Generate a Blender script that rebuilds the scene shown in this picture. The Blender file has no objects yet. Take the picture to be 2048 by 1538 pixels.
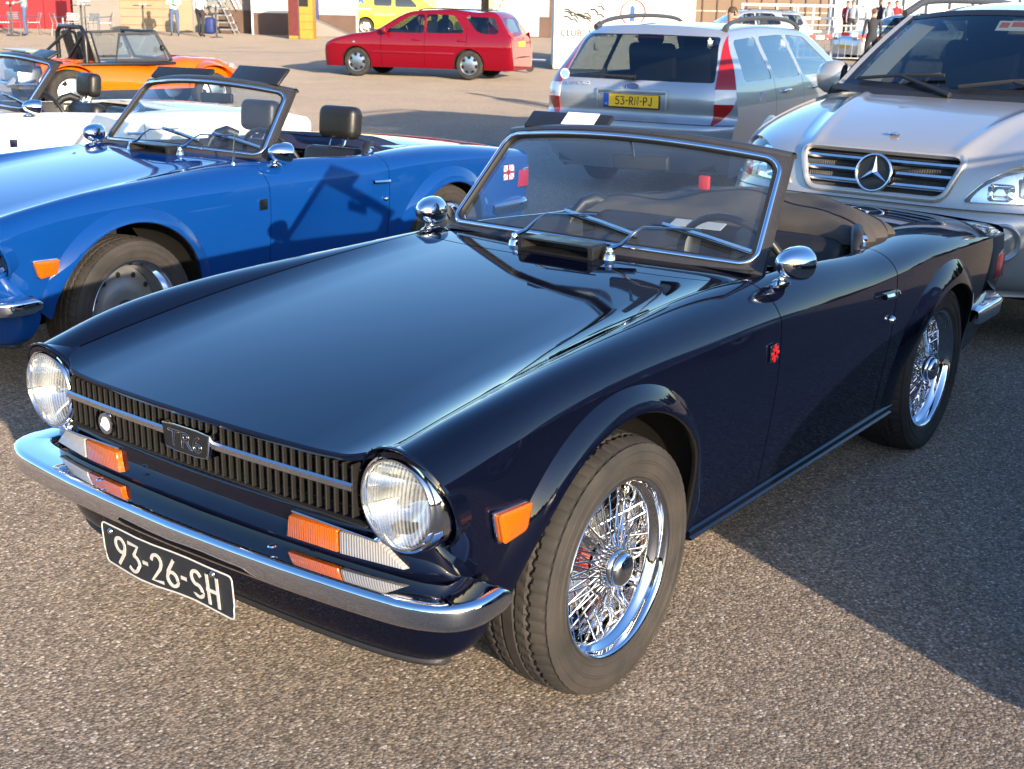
import bpy, bmesh, math, random
import numpy as np
from mathutils import Matrix, Vector
random.seed(7); RNG=np.random.default_rng(11)
PI=math.pi
C=bpy.context.scene.collection
SC=bpy.context.scene
# ------------------------------------------------------------------ camera
cam=bpy.data.cameras.new('camera'); camo=bpy.data.objects.new('camera',cam); C.objects.link(camo)
cam.sensor_fit='HORIZONTAL'; cam.sensor_width=36; cam.lens=43.5625
cam.clip_start=0.05; cam.clip_end=2000
CP=np.array([2.33175507,2.14134501,1.60153756]); YAW,PIT,ROL=-2.49671896,-.295424998,.0197260651
_d=np.array([math.cos(PIT)*math.cos(YAW),math.cos(PIT)*math.sin(YAW),math.sin(PIT)])
_r=np.cross(_d,[0,0,1]);_r/=np.linalg.norm(_r);_u=np.cross(_r,_d)
_R=math.cos(ROL)*_r+math.sin(ROL)*_u; _U=-math.sin(ROL)*_r+math.cos(ROL)*_u
camo.matrix_world=Matrix(((_R[0],_U[0],-_d[0],CP[0]),(_R[1],_U[1],-_d[1],CP[1]),(_R[2],_U[2],-_d[2],CP[2]),(0,0,0,1)))
SC.camera=camo
cam.dof.use_dof=True; cam.dof.focus_distance=3.3; cam.dof.aperture_fstop=14
FWD=np.array([math.cos(YAW),math.sin(YAW)]); RGT=np.array([FWD[1],-FWD[0]])   # ground-plane view axes
# ------------------------------------------------------------------ sky and sun
SUN_AZ=math.radians(65.0); SUN_EL=math.radians(11.5)      # azimuth from +X towards +Y
w=bpy.data.worlds.new('World'); SC.world=w; w.use_nodes=True
nt=w.node_tree; nt.nodes.clear()
out=nt.nodes.new('ShaderNodeOutputWorld'); bg=nt.nodes.new('ShaderNodeBackground'); sky=nt.nodes.new('ShaderNodeTexSky')
sky.sky_type='NISHITA'; sky.sun_disc=False; sky.sun_elevation=SUN_EL
sky.sun_rotation=math.radians(90)-SUN_AZ; sky.air_density=1.0; sky.dust_density=1.0; sky.ozone_density=2.0
bg.inputs['Strength'].default_value=0.15
hs=nt.nodes.new('ShaderNodeHueSaturation'); hs.inputs['Saturation'].default_value=1.26; hs.inputs['Hue'].default_value=.512; nt.links.new(sky.outputs[0],hs.inputs['Color']); nt.links.new(hs.outputs[0],bg.inputs[0]); nt.links.new(bg.outputs[0],out.inputs[0])
sl=bpy.data.lights.new('sun','SUN'); sl.energy=3.5; sl.angle=math.radians(.55); sl.color=(1.0,.82,.62)
so=bpy.data.objects.new('sun',sl); C.objects.link(so)
sd=Vector((math.cos(SUN_EL)*math.cos(SUN_AZ),math.cos(SUN_EL)*math.sin(SUN_AZ),math.sin(SUN_EL)))
so.rotation_euler=sd.to_track_quat('Z','Y').to_euler(); so.location=(20,40,30)
SC.view_settings.view_transform='Standard'; SC.view_settings.look='None'; SC.view_settings.gamma=1
SC.view_settings.use_curve_mapping=False; SC.view_settings.exposure=1.72
# ------------------------------------------------------------------ materials
MATS={}
def mat(name,col,rough=.5,metal=0,coat=0,coat_r=.03,spec=.5,trans=0,ior=1.45,alpha=1,emit=None,es=0,sheen=0):
    m=bpy.data.materials.new(name); m.use_nodes=True; b=m.node_tree.nodes['Principled BSDF']
    c=tuple(col)+(1,) if len(col)==3 else col
    b.inputs['Base Color'].default_value=c; b.inputs['Roughness'].default_value=rough; b.inputs['Metallic'].default_value=metal
    b.inputs['Coat Weight'].default_value=coat; b.inputs['Coat Roughness'].default_value=coat_r
    b.inputs['Specular IOR Level'].default_value=spec; b.inputs['Transmission Weight'].default_value=trans
    b.inputs['IOR'].default_value=ior; b.inputs['Alpha'].default_value=alpha
    if emit: b.inputs['Emission Color'].default_value=tuple(emit)+(1,); b.inputs['Emission Strength'].default_value=es
    if coat: b.inputs['Coat IOR'].default_value=1.52
    m.diffuse_color=c; MATS[name]=m; return m
def nodes(m): return m.node_tree.nodes,m.node_tree.links,m.node_tree.nodes['Principled BSDF']
def vary(m,scale=8,amount=.25,bump=0,bscale=60,rough=0,obj=True,dist=.01,detail=4):
    """noise variation of colour, roughness and fine relief"""
    N,L,b=nodes(m); tc=N.new('ShaderNodeTexCoord'); co=tc.outputs['Object' if obj else 'Generated']
    n=N.new('ShaderNodeTexNoise'); n.inputs['Scale'].default_value=scale; n.inputs['Detail'].default_value=detail; L.new(co,n.inputs['Vector'])
    c=b.inputs['Base Color'].default_value[:]; mx=N.new('ShaderNodeMix'); mx.data_type='RGBA'
    mx.inputs[6].default_value=tuple(x*(1-amount) for x in c[:3])+(1,); mx.inputs[7].default_value=tuple(min(1,x*(1+amount)) for x in c[:3])+(1,)
    L.new(n.outputs['Fac'],mx.inputs[0]); L.new(mx.outputs[2],b.inputs['Base Color'])
    if rough:
        mr=N.new('ShaderNodeMapRange'); r=b.inputs['Roughness'].default_value
        mr.inputs[1].default_value=.3; mr.inputs[2].default_value=.7; mr.inputs[3].default_value=max(0,r-rough); mr.inputs[4].default_value=min(1,r+rough)
        L.new(n.outputs['Fac'],mr.inputs[0]); L.new(mr.outputs[0],b.inputs['Roughness'])
    if bump:
        n2=N.new('ShaderNodeTexNoise'); n2.inputs['Scale'].default_value=bscale; n2.inputs['Detail'].default_value=3; L.new(co,n2.inputs['Vector'])
        bp=N.new('ShaderNodeBump'); bp.inputs['Strength'].default_value=bump; bp.inputs['Distance'].default_value=dist
        L.new(n2.outputs['Fac'],bp.inputs['Height']); L.new(bp.outputs[0],b.inputs['Normal'])
    return m
def paint(name,col,metal=0,rough=.35,coat=1,dirt=.12):
    m=mat(name,col,rough,metal,coat,.015,spec=.5 if metal else .0)
    N,L,b=nodes(m); tc=N.new('ShaderNodeTexCoord'); n=N.new('ShaderNodeTexNoise'); n.inputs['Scale'].default_value=5; n.inputs['Detail'].default_value=8; n.inputs['Roughness'].default_value=.7
    L.new(tc.outputs['Object'],n.inputs['Vector'])
    mr=N.new('ShaderNodeMapRange'); mr.inputs[1].default_value=.35; mr.inputs[2].default_value=.8; mr.inputs[3].default_value=.012; mr.inputs[4].default_value=.012+dirt*.5
    L.new(n.outputs['Fac'],mr.inputs[0]); L.new(mr.outputs[0],b.inputs['Coat Roughness'])
    if metal:
        n2=N.new('ShaderNodeTexNoise'); n2.inputs['Scale'].default_value=1800; L.new(tc.outputs['Object'],n2.inputs['Vector'])
        bp=N.new('ShaderNodeBump'); bp.inputs['Strength'].default_value=.06; bp.inputs['Distance'].default_value=.001; L.new(n2.outputs['Fac'],bp.inputs['Height']); L.new(bp.outputs[0],b.inputs['Normal'])
    return m
def glassmat(name,tint=(.8,.86,.84),refl=.10,rough=0.0,scatter=0,veil=0):
    """thin window glass: tinted see-through plus Fresnel reflection"""
    m=bpy.data.materials.new(name); m.use_nodes=True; N=m.node_tree.nodes; L=m.node_tree.links; N.clear()
    o=N.new('ShaderNodeOutputMaterial'); t=N.new('ShaderNodeBsdfTransparent'); g=N.new('ShaderNodeBsdfGlossy'); mx=N.new('ShaderNodeMixShader'); f=N.new('ShaderNodeFresnel')
    ge=N.new('ShaderNodeNewGeometry'); io=N.new('ShaderNodeMix'); io.inputs[2].default_value=1.55; io.inputs[3].default_value=1/1.55; L.new(ge.outputs['Backfacing'],io.inputs[0]); L.new(io.outputs[0],f.inputs['IOR']); t.inputs[0].default_value=tint+(1,); g.inputs[0].default_value=(1,1,1,1); g.inputs['Roughness'].default_value=rough
    a=N.new('ShaderNodeMath'); a.operation='MULTIPLY_ADD'; a.inputs[1].default_value=1.0; a.inputs[2].default_value=refl-.05; a.use_clamp=True
    L.new(f.outputs[0],a.inputs[0]); L.new(a.outputs[0],mx.inputs[0]); L.new(t.outputs[0],mx.inputs[1]); L.new(g.outputs[0],mx.inputs[2]); L.new(mx.outputs[0],o.inputs[0])
    if scatter:
        d=N.new('ShaderNodeBsdfDiffuse'); d.inputs[0].default_value=(.9,.9,.86,1); tl=N.new('ShaderNodeBsdfTranslucent'); tl.inputs[0].default_value=(.9,.9,.86,1); m1=N.new('ShaderNodeMixShader'); L.new(d.outputs[0],m1.inputs[1]); L.new(tl.outputs[0],m1.inputs[2]); m1.inputs[0].default_value=.5
        m2=N.new('ShaderNodeMixShader'); m2.inputs[0].default_value=scatter; L.new(mx.outputs[0],m2.inputs[1]); tc=N.new('ShaderNodeTexCoord'); wv=N.new('ShaderNodeTexWave'); wv.bands_direction='Y'; wv.inputs['Scale'].default_value=36; L.new(tc.outputs['Object'],wv.inputs['Vector']); mr=N.new('ShaderNodeMapRange'); mr.inputs[3].default_value=scatter*.3; mr.inputs[4].default_value=scatter*2.4; L.new(wv.outputs['Fac'],mr.inputs[0]); L.new(mr.outputs[0],m2.inputs[0]); L.new(m1.outputs[0],m2.inputs[2]); L.new(m2.outputs[0],o.inputs[0])
    if veil:
        d=N.new('ShaderNodeBsdfDiffuse'); d.inputs[0].default_value=(.55,.60,.66,1); tc=N.new('ShaderNodeTexCoord'); nz=N.new('ShaderNodeTexNoise'); nz.inputs['Scale'].default_value=5; nz.inputs['Detail'].default_value=6; L.new(tc.outputs['Object'],nz.inputs['Vector']); mr=N.new('ShaderNodeMapRange'); mr.inputs[1].default_value=.3; mr.inputs[2].default_value=.75; mr.inputs[3].default_value=veil*.6; mr.inputs[4].default_value=veil*1.5; L.new(nz.outputs['Fac'],mr.inputs[0])
        m2=N.new('ShaderNodeMixShader'); L.new(mr.outputs[0],m2.inputs[0]); L.new(mx.outputs[0],m2.inputs[1]); L.new(d.outputs[0],m2.inputs[2]); L.new(m2.outputs[0],o.inputs[0])
    m.diffuse_color=tint+(.4,); MATS[name]=m; return m
mat('chrome',(.78,.78,.80),.045,1); vary(MATS['chrome'],14,.05,rough=.03)
mat('chrome_dull',(.62,.62,.63),.16,1); vary(MATS['chrome_dull'],20,.12,rough=.06)
mat('aluminium',(.62,.62,.62),.32,1); vary(MATS['aluminium'],20,.1)
mat('steel',(.55,.56,.58),.36,1); vary(MATS['steel'],12,.15)
mat('black_satin',(.012,.012,.013),.38); vary(MATS['black_satin'],20,.2,rough=.08)
mat('black_plastic',(.018,.018,.019),.55); vary(MATS['black_plastic'],30,.2,.1,300)
mat('black_matte',(.006,.006,.006),.85); vary(MATS['black_matte'],10,.3)
mat('black_vinyl',(.013,.013,.014),.42); vary(MATS['black_vinyl'],25,.25,.25,420,.08,dist=.002)
mat('screen_frame',(.035,.034,.036),.33); vary(MATS['screen_frame'],18,.12,rough=.06)
mat('rubber_seal',(.01,.01,.01),.6); vary(MATS['rubber_seal'],30,.2)
mat('hood_cloth',(.048,.043,.039),.9); vary(MATS['hood_cloth'],16,.22,.5,260,dist=.003)
mat('blue_cloth',(.012,.016,.05),.8); vary(MATS['blue_cloth'],16,.2,.4,260,dist=.003)
mat('white_paint',(.72,.71,.69),.5); vary(MATS['white_paint'],3,.06,.05,40)
mat('white_paper',(.8,.8,.78),.7); vary(MATS['white_paper'],20,.05)
mat('red_caliper',(.35,.02,.012),.4); vary(MATS['red_caliper'],30,.15)
mat('brake_metal',(.60,.58,.55),.25,1); mat('wheel_silver',(.20,.205,.21),.4,.5); vary(MATS['wheel_silver'],20,.1); vary(MATS['brake_metal'],30,.2)
mat('under_dark',(.012,.011,.010),.8); vary(MATS['under_dark'],8,.4)
mat('red_lens',(.30,.010,.010),.12,0,.6); vary(MATS['red_lens'],40,.15)
mat('clear_lens',(.27,.262,.25),.12,0,.6); vary(MATS['clear_lens'],50,.08)
mat('lamp_silver',(.90,.89,.86),.09,1); vary(MATS['lamp_silver'],20,.06,rough=.05)
mat('plate_yellow',(.80,.48,.02),.35); vary(MATS['plate_yellow'],10,.05)
mat('sticker_blue',(.25,.40,.70),.4); vary(MATS['sticker_blue'],10,.05); mat('plate_blue_band',(.01,.08,.45),.4); vary(MATS['plate_blue_band'],10,.05)
mat('letter_black',(.01,.01,.01),.5); vary(MATS['letter_black'],20,.1)
mat('letter_white',(.50,.485,.45),.55); vary(MATS['letter_white'],60,.12)
mat('mirror_glass',(.85,.86,.88),.01,1); vary(MATS['mirror_glass'],5,.02)
glassmat('screen_glass',(.70,.80,.84),.09,veil=.028); glassmat('lamp_glass',(.95,.95,.92),.08,scatter=.14); glassmat('car_glass',(.42,.47,.47),.08); glassmat('rear_glass',(.26,.29,.30),.07); glassmat('cover_lens',(.93,.94,.94),.10); glassmat('side_glass',(.62,.70,.70),.26); glassmat('dark_glass',(.10,.11,.12),.08)
def amber():
    m=mat('amber_lens',(.55,.120,.003),.16,0,.7,.03,.5,.25,1.45); N,L,b=nodes(m)
    b.inputs['Subsurface Weight'].default_value=.35; b.inputs['Subsurface Radius'].default_value=(.02,.008,.001); b.inputs['Subsurface Scale'].default_value=.6
    tc=N.new('ShaderNodeTexCoord'); wv=N.new('ShaderNodeTexWave'); wv.bands_direction='Y'; wv.inputs['Scale'].default_value=48; L.new(tc.outputs['Object'],wv.inputs['Vector'])
    bp=N.new('ShaderNodeBump'); bp.inputs['Strength'].default_value=.5; bp.inputs['Distance'].default_value=.002; L.new(wv.outputs['Fac'],bp.inputs['Height']); L.new(bp.outputs[0],b.inputs['Normal'])
    return m
amber()
def flutes(m,scale=48):
    N,L,b=nodes(m); tc=N.new('ShaderNodeTexCoord'); wv=N.new('ShaderNodeTexWave'); wv.bands_direction='Y'; wv.inputs['Scale'].default_value=scale; L.new(tc.outputs['Object'],wv.inputs['Vector']); bp=N.new('ShaderNodeBump'); bp.inputs['Strength'].default_value=.6; bp.inputs['Distance'].default_value=.002; L.new(wv.outputs['Fac'],bp.inputs['Height']); L.new(bp.outputs[0],b.inputs['Normal'])
flutes(MATS['clear_lens']); mat('lamp_white',(.72,.72,.70),.15,0,.6); vary(MATS['lamp_white'],40,.06)
def tyremat():
    m=mat('tyre_rubber',(.045,.040,.035),.78); N,L,b=nodes(m); tc=N.new('ShaderNodeTexCoord')
    n=N.new('ShaderNodeTexNoise'); n.inputs['Scale'].default_value=9; n.inputs['Detail'].default_value=6; L.new(tc.outputs['Object'],n.inputs['Vector'])
    r=N.new('ShaderNodeValToRGB'); r.color_ramp.elements[0].color=(.016,.0148,.0138,1); r.color_ramp.elements[1].color=(.042,.036,.031,1)
    r.color_ramp.elements[0].position=.3; r.color_ramp.elements[1].position=.75
    L.new(n.outputs['Fac'],r.inputs[0]); L.new(r.outputs[0],b.inputs['Base Color'])
    n2=N.new('ShaderNodeTexNoise'); n2.inputs['Scale'].default_value=240; L.new(tc.outputs['Object'],n2.inputs['Vector'])
    bp=N.new('ShaderNodeBump'); bp.inputs['Strength'].default_value=.18; bp.inputs['Distance'].default_value=.003; L.new(n2.outputs['Fac'],bp.inputs['Height']); L.new(bp.outputs[0],b.inputs['Normal'])
tyremat()
# ------------------------------------------------------------------ mesh helpers
class M:
    """collects vertices, faces, optional vertex normals"""
    def __init__(s): s.v=[]; s.f=[]; s.n=[]; s.mi=[]
    def add(s,V,F,N=None,mi=0):
        o=len(s.v); s.v+= [tuple(map(float,p)) for p in V]; s.f+=[tuple(int(i)+o for i in f) for f in F]; s.mi+=[mi]*len(F)
        s.n+= [tuple(map(float,p)) for p in N] if N is not None else [None]*len(V)
        return s
    def box(s,c,size,rot=None,mi=0):
        x,y,z=[a/2 for a in size]; V=np.array([(-x,-y,-z),(x,-y,-z),(x,y,-z),(-x,y,-z),(-x,-y,z),(x,-y,z),(x,y,z),(-x,y,z)])
        if rot is not None: V=V@np.array(rot).T
        return s.add(V+np.array(c),[(0,3,2,1),(4,5,6,7),(0,1,5,4),(1,2,6,5),(2,3,7,6),(3,0,4,7)],mi=mi)
    def tube(s,P,r,n=8,cap=True,closed=False,flat=1.0,mi=0):
        P=np.array(P,float); k=len(P); rr=np.broadcast_to(np.array(r,float),(k,))
        T=np.gradient(P,axis=0) if not closed else np.roll(P,-1,0)-np.roll(P,1,0)
        T/=np.linalg.norm(T,axis=1)[:,None]+1e-12
        up=np.array([0,0,1.]) if abs(T[0][2])<.9 else np.array([1.,0,0]); V=[]
        a=np.cross(T[0],up); a/=np.linalg.norm(a)
        for i in range(k):
            a=a-T[i]*(a@T[i]); a/=np.linalg.norm(a)+1e-12; b=np.cross(T[i],a)
            for j in range(n):
                t=2*PI*j/n; V.append(P[i]+rr[i]*(math.cos(t)*a+flat*math.sin(t)*b))
        F=[]
        for i in range(k if closed else k-1):
            for j in range(n):
                i2=(i+1)%k; F.append((i*n+j,i*n+(j+1)%n,i2*n+(j+1)%n,i2*n+j))
        if cap and not closed: F+= [tuple(range(n))[::-1],tuple((k-1)*n+j for j in range(n))]
        return s.add(V,F,mi=mi)
    def lathe(s,prof,n=48,axis='y',c=(0,0,0),cap=False,a0=0,a1=2*PI,mi=0):
        """prof: list of (radius, along-axis)"""
        k=len(prof); full=abs(a1-a0-2*PI)<1e-6; m=n if full else n+1; V=[]
        for i in range(m):
            t=a0+(a1-a0)*i/n; ct,st=math.cos(t),math.sin(t)
            for r,h in prof:
                V.append({'y':(r*ct,h,r*st),'x':(h,r*ct,r*st),'z':(r*ct,r*st,h)}[axis])
        F=[]
        for i in range(n):
            i2=(i+1)%m
            for j in range(k-1): F.append((i*k+j,i*k+j+1,i2*k+j+1,i2*k+j))
        if axis in('y',): F=[f[::-1] for f in F]
        return s.add(np.array(V)+np.array(c),F,mi=mi)
    def grid(s,G,closed_u=False,mi=0,N=None):
        G=np.asarray(G,float); a,b=G.shape[:2]; F=[]
        for i in range(a if closed_u else a-1):
            for j in range(b-1):
                i2=(i+1)%a; F.append((i*b+j,i2*b+j,i2*b+j+1,i*b+j+1))
        return s.add(G.reshape(-1,3),F,None if N is None else np.asarray(N).reshape(-1,3),mi=mi)
    def prism(s,poly,c,ax,ay,az,depth,mi=0):
        """polygon in the plane (ax,ay) at c, extruded along az by depth"""
        c,ax,ay,az=[np.array(q,float) for q in(c,ax,ay,az)]; n=len(poly)
        A=[c+p[0]*ax+p[1]*ay for p in poly]; B=[p+az*depth for p in A]
        F=[tuple(range(n))[::-1],tuple(range(n,2*n))]+[(i,(i+1)%n,n+(i+1)%n,n+i) for i in range(n)]
        return s.add(A+B,F,mi=mi)
    def xf(s,m):
        m=np.array(m); V=np.array(s.v); s.v=[tuple(p) for p in V@m[:3,:3].T+m[:3,3]]; return s
    def mirror(s):
        t=M(); t.v=[(x,-y,z) for x,y,z in s.v]; t.f=[f[::-1] for f in s.f]; t.n=[None if q is None else (q[0],-q[1],q[2]) for q in s.n]; t.mi=list(s.mi); return t
def link(name,me,parent=None,loc=None,rot=None):
    o=bpy.data.objects.new(name,me); C.objects.link(o)
    if parent is not None: o.parent=parent
    if loc is not None: o.location=loc
    if rot is not None: o.rotation_euler=rot
    return o
def obj(name,m,mats,parent=None,smooth=35,loc=None,rot=None,bevel=0,seg=2,recalc=False):
    me=bpy.data.meshes.new(name); me.from_pydata(m.v,[],m.f)
    if not isinstance(mats,(list,tuple)): mats=[mats]
    for q in mats: me.materials.append(MATS[q] if isinstance(q,str) else q)
    if len(mats)>1: me.polygons.foreach_set('material_index',m.mi)
    if bevel or recalc:
        b=bmesh.new(); b.from_mesh(me)
        if recalc: bmesh.ops.recalc_face_normals(b,faces=b.faces)
        if bevel: bmesh.ops.bevel(b,geom=[e for e in b.edges if e.is_manifold and e.calc_face_angle(0)>.5],offset=bevel,segments=seg,affect='EDGES',profile=.5,clamp_overlap=True)
        b.to_mesh(me); b.free()
    me.update()
    if smooth:
        me.polygons.foreach_set('use_smooth',[True]*len(me.polygons)); 
        if any(q is not None for q in m.n) and not bevel:
            me.normals_split_custom_set_from_vertices([q if q is not None else (0,0,0) for q in m.n])
        else: me.set_sharp_from_angle(angle=math.radians(smooth))
    me.validate(); 
    return link(name,me,parent,loc,rot)
def thing(name,label,cat,loc=(0,0,0),rz=0,group=None):
    o=bpy.data.objects.new(name,None); C.objects.link(o); o.empty_display_size=.2; o.location=loc; o.rotation_euler=(0,0,rz); return tag(o,label,cat,group)
def tag(o,label,cat=None,group=None):
    o['label']=label
    if cat: o['category']=cat
    if group: o['group']=group
    return o
def kind(o,k): o['kind']=k; return o
def copy_tree(o,parent=None,swap=None,skip=()):
    c=o.copy(); C.objects.link(c); c.parent=parent
    if swap and o.type=='MESH':
        for i,s in enumerate(o.material_slots):
            if s.material and s.material.name in swap: c.material_slots[i].link='OBJECT'; c.material_slots[i].material=MATS[swap[s.material.name]]
    for ch in list(o.children):
        if ch.name.split('.')[0] not in skip: copy_tree(ch,c,swap,skip)
    return c
# ------------------------------------------------------------------ splines and trimmed surfaces
def cspl(x,y):
    """natural cubic spline through (x,y), y may be (n,k)"""
    x=np.array(x,float); y=np.array(y,float); o=np.argsort(x); x=x[o]; y=y[o]; n=len(x); h=np.diff(x)
    y2=y.reshape(n,-1); A=np.zeros((n,n)); B=np.zeros_like(y2); A[0,0]=A[-1,-1]=1
    for i in range(1,n-1):
        A[i,i-1]=h[i-1]; A[i,i]=2*(h[i-1]+h[i]); A[i,i+1]=h[i]; B[i]=6*((y2[i+1]-y2[i])/h[i]-(y2[i]-y2[i-1])/h[i-1])
    m=np.linalg.solve(A,B)
    def f(q):
        q=np.asarray(q,float); i=np.clip(np.searchsorted(x,q)-1,0,n-2); a=(x[i+1]-q)[...,None]; b=(q-x[i])[...,None]; H=h[i][...,None]
        r=m[i]*a**3/(6*H)+m[i+1]*b**3/(6*H)+(y2[i]/H-m[i]*H/6)*a+(y2[i+1]/H-m[i+1]*H/6)*b
        return r[...,0] if y.ndim==1 else r
    return f
def smooth(a,b,x): t=np.clip((np.asarray(x,float)-a)/(b-a),0,1); return t*t*(3-2*t)
def bez(P0,P1,P2,P3,t): s=1-t; return s**3*P0+3*s*s*t*P1+3*s*t*t*P2+t**3*P3
def tsurf(fn,us,vs,clips=(),flip=False,flange=0,eps=2e-4,m=None,mi=0):
    """grid of the parametric surface fn(u,v)->(n,3), trimmed where clip(P,u,v)<=0, with analytic normals and a turned-in edge"""
    U,Vv=np.meshgrid(us,vs,indexing='ij'); uv=[list(p) for p in np.stack([U,Vv],-1).reshape(-1,2)]; nv=len(vs); nu=len(us)
    polys=[(i*nv+j,(i+1)*nv+j,(i+1)*nv+j+1,i*nv+j+1) for i in range(nu-1) for j in range(nv-1)]
    for cl in clips:
        A=np.array(uv); val=cl(fn(A[:,0],A[:,1]),A[:,0],A[:,1]); new=[]; cache={}
        sg=val>0; pa_=[]; keep=[]
        for p in polys:
            k=sum(1 for i in p if sg[i])
            if k==0: continue
            if k<len(p):
                for q in range(len(p)):
                    e=(p[q],p[(q+1)%len(p)])
                    if sg[e[0]]!=sg[e[1]]:
                        e=(min(e),max(e))
                        if e not in cache: cache[e]=len(pa_); pa_.append(e)
            keep.append(p)
        if pa_:
            E=np.array(pa_); a0=A[E[:,0]]; b0=A[E[:,1]]; s0=sg[E[:,0]]; lo=np.zeros(len(E)); hi=np.ones(len(E))
            for _ in range(15):
                t=.5*(lo+hi); p=a0+(b0-a0)*t[:,None]; sm=(cl(fn(p[:,0],p[:,1]),p[:,0],p[:,1])>0)==s0; lo=np.where(sm,t,lo); hi=np.where(sm,hi,t)
            p=a0+(b0-a0)*(.5*(lo+hi))[:,None]; base=len(uv); uv+=[list(q) for q in p]
        for p in keep:
            q=[]
            for k in range(len(p)):
                i,j=p[k],p[(k+1)%len(p)]
                if sg[i]: q.append(i)
                if sg[i]!=sg[j]: q.append(base+cache[(min(i,j),max(i,j))])
            if len(q)>2: new.append(tuple(q))
        polys=new
    A=np.array(uv); used=sorted({i for p in polys for i in p}); ren={a:k for k,a in enumerate(used)}; A=A[used]
    F=[tuple(ren[i] for i in p) for p in polys]; P=fn(A[:,0],A[:,1])
    du=fn(A[:,0]+eps,A[:,1])-fn(A[:,0]-eps,A[:,1]); dv=fn(A[:,0],A[:,1]+eps)-fn(A[:,0],A[:,1]-eps)
    Nn=np.cross(du,dv); l=np.linalg.norm(Nn,axis=1)[:,None]; Nn=Nn/np.maximum(l,1e-12)*np.sign((us[-1]-us[0])*(vs[-1]-vs[0]))
    if flip: Nn=-Nn; F=[f[::-1] for f in F]
    if m is None: m=M()
    m.add(P,F,Nn,mi)
    if flange:
        cnt={}
        for f in F:
            for k in range(len(f)):
                a,b=f[k],f[(k+1)%len(f)]; e=(min(a,b),max(a,b)); cnt[e]=None if e in cnt else (a,b)
        V2=[];F2=[];N2=[]
        for e,ab in cnt.items():
            if ab is None: continue
            a,b=ab; o=len(V2); d=P[b]-P[a]; nn=Nn[a]+Nn[b]; q=np.cross(d,nn); l=np.linalg.norm(q)
            if l<1e-12: continue
            q/=l; V2+=[P[a],P[b],P[b]-Nn[b]*flange,P[a]-Nn[a]*flange]; F2.append((o,o+3,o+2,o+1)); N2+=[q]*4
        if V2: m.add(V2,F2,N2,mi)
    return m
def inpoly(poly):
    """signed distance-like function, positive inside the 2-D polygon"""
    P=np.array(poly,float); Q=np.roll(P,-1,0)
    def f(x,y):
        x=np.asarray(x,float)[:,None]; y=np.asarray(y,float)[:,None]; ex=Q[:,0]-P[:,0]; ey=Q[:,1]-P[:,1]
        t=np.clip(((x-P[:,0])*ex+(y-P[:,1])*ey)/(ex*ex+ey*ey+1e-15),0,1)
        d=np.sqrt(((x-P[:,0]-t*ex)**2+(y-P[:,1]-t*ey)**2).min(1))
        c=((P[:,1]<=y)!=(Q[:,1]<=y))&(x<P[:,0]+ex*(y-P[:,1])/np.where(ey==0,1e-15,ey)); ins=c.sum(1)%2==1
        return np.where(ins,d,-d)
    return f
def rround(poly,r,n=5):
    """rounds the corners of a 2-D polygon"""
    P=[np.array(p,float) for p in poly]; R=[]
    for i in range(len(P)):
        a,b,c=P[i-1],P[i],P[(i+1)%len(P)]; rr=r[i] if isinstance(r,(list,tuple)) else r
        d1=(a-b)/np.linalg.norm(a-b); d2=(c-b)/np.linalg.norm(c-b); k=min(rr,.45*np.linalg.norm(a-b),.45*np.linalg.norm(c-b))
        for j in range(n+1):
            t=j/n; R.append(tuple((1-t)**2*(b+d1*k)+2*t*(1-t)*b+t*t*(b+d2*k)))
    return R
# ------------------------------------------------------------------ lettering from strokes (unit height 1)
def arc(cx,cy,rx,ry,a,b,n=14): return [(cx+rx*math.cos(math.radians(a+(b-a)*i/n)),cy+ry*math.sin(math.radians(a+(b-a)*i/n))) for i in range(n+1)]
GL={'9':([arc(.26,.70,.22,.24,0,360,20),[(.47,.66),(.42,.45),(.16,.06)]],.52),'3':([[(.05,.94),(.44,.94),(.22,.58)]+arc(.22,.31,.24,.26,90,-130)],.5),
'2':([arc(.25,.71,.21,.23,165,-20)+[(.40,.50),(.05,.06),(.48,.06)]],.52),'6':([arc(.26,.30,.22,.24,0,360,20),[(.05,.34),(.10,.55),(.36,.94)]],.52),
'S':([arc(.26,.71,.19,.22,35,270)+arc(.26,.28,.21,.22,90,-145)],.52),'H':([[(.05,.05),(.05,.95)],[(.45,.05),(.45,.95)],[(.05,.5),(.45,.5)]],.5),
'5':([[(.44,.94),(.12,.94),(.08,.54)]+arc(.23,.31,.23,.26,125,-140)],.5),'R':([[(.06,.05),(.06,.94),(.26,.94)]+arc(.26,.71,.19,.23,90,-90)+[(.06,.48)],[(.25,.48),(.46,.05)]],.5),
'N':([[(.05,.05),(.05,.95),(.47,.05),(.47,.95)]],.52),'P':([[(.06,.05),(.06,.94),(.26,.94)]+arc(.26,.70,.19,.24,90,-90)+[(.06,.46)]],.48),
'J':([[(.36,.95),(.36,.28)]+arc(.20,.26,.16,.20,0,-160)],.42),'-':([[(.05,.5),(.2,.5)]],.25)}
def ribbon(m,pts,w,c,ax,ay,az,d,mi=0):
    P=np.array(pts,float); T=np.gradient(P,axis=0); T/=np.linalg.norm(T,axis=1)[:,None]+1e-12; Nn=np.stack([-T[:,1],T[:,0]],-1)
    if np.linalg.norm(P[0]-P[-1])>1e-6: P=P.copy(); P[0]-=T[0]*w/2; P[-1]+=T[-1]*w/2
    A=P+Nn*w/2; B=P-Nn*w/2; c,ax,ay,az=[np.array(q,float) for q in(c,ax,ay,az)]
    X=lambda q,h: c+q[0]*ax+q[1]*ay+h*az
    G=[[X(A[i],0),X(A[i],d),X(B[i],d),X(B[i],0)] for i in range(len(P))]; m.grid(G,mi=mi); return m
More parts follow.
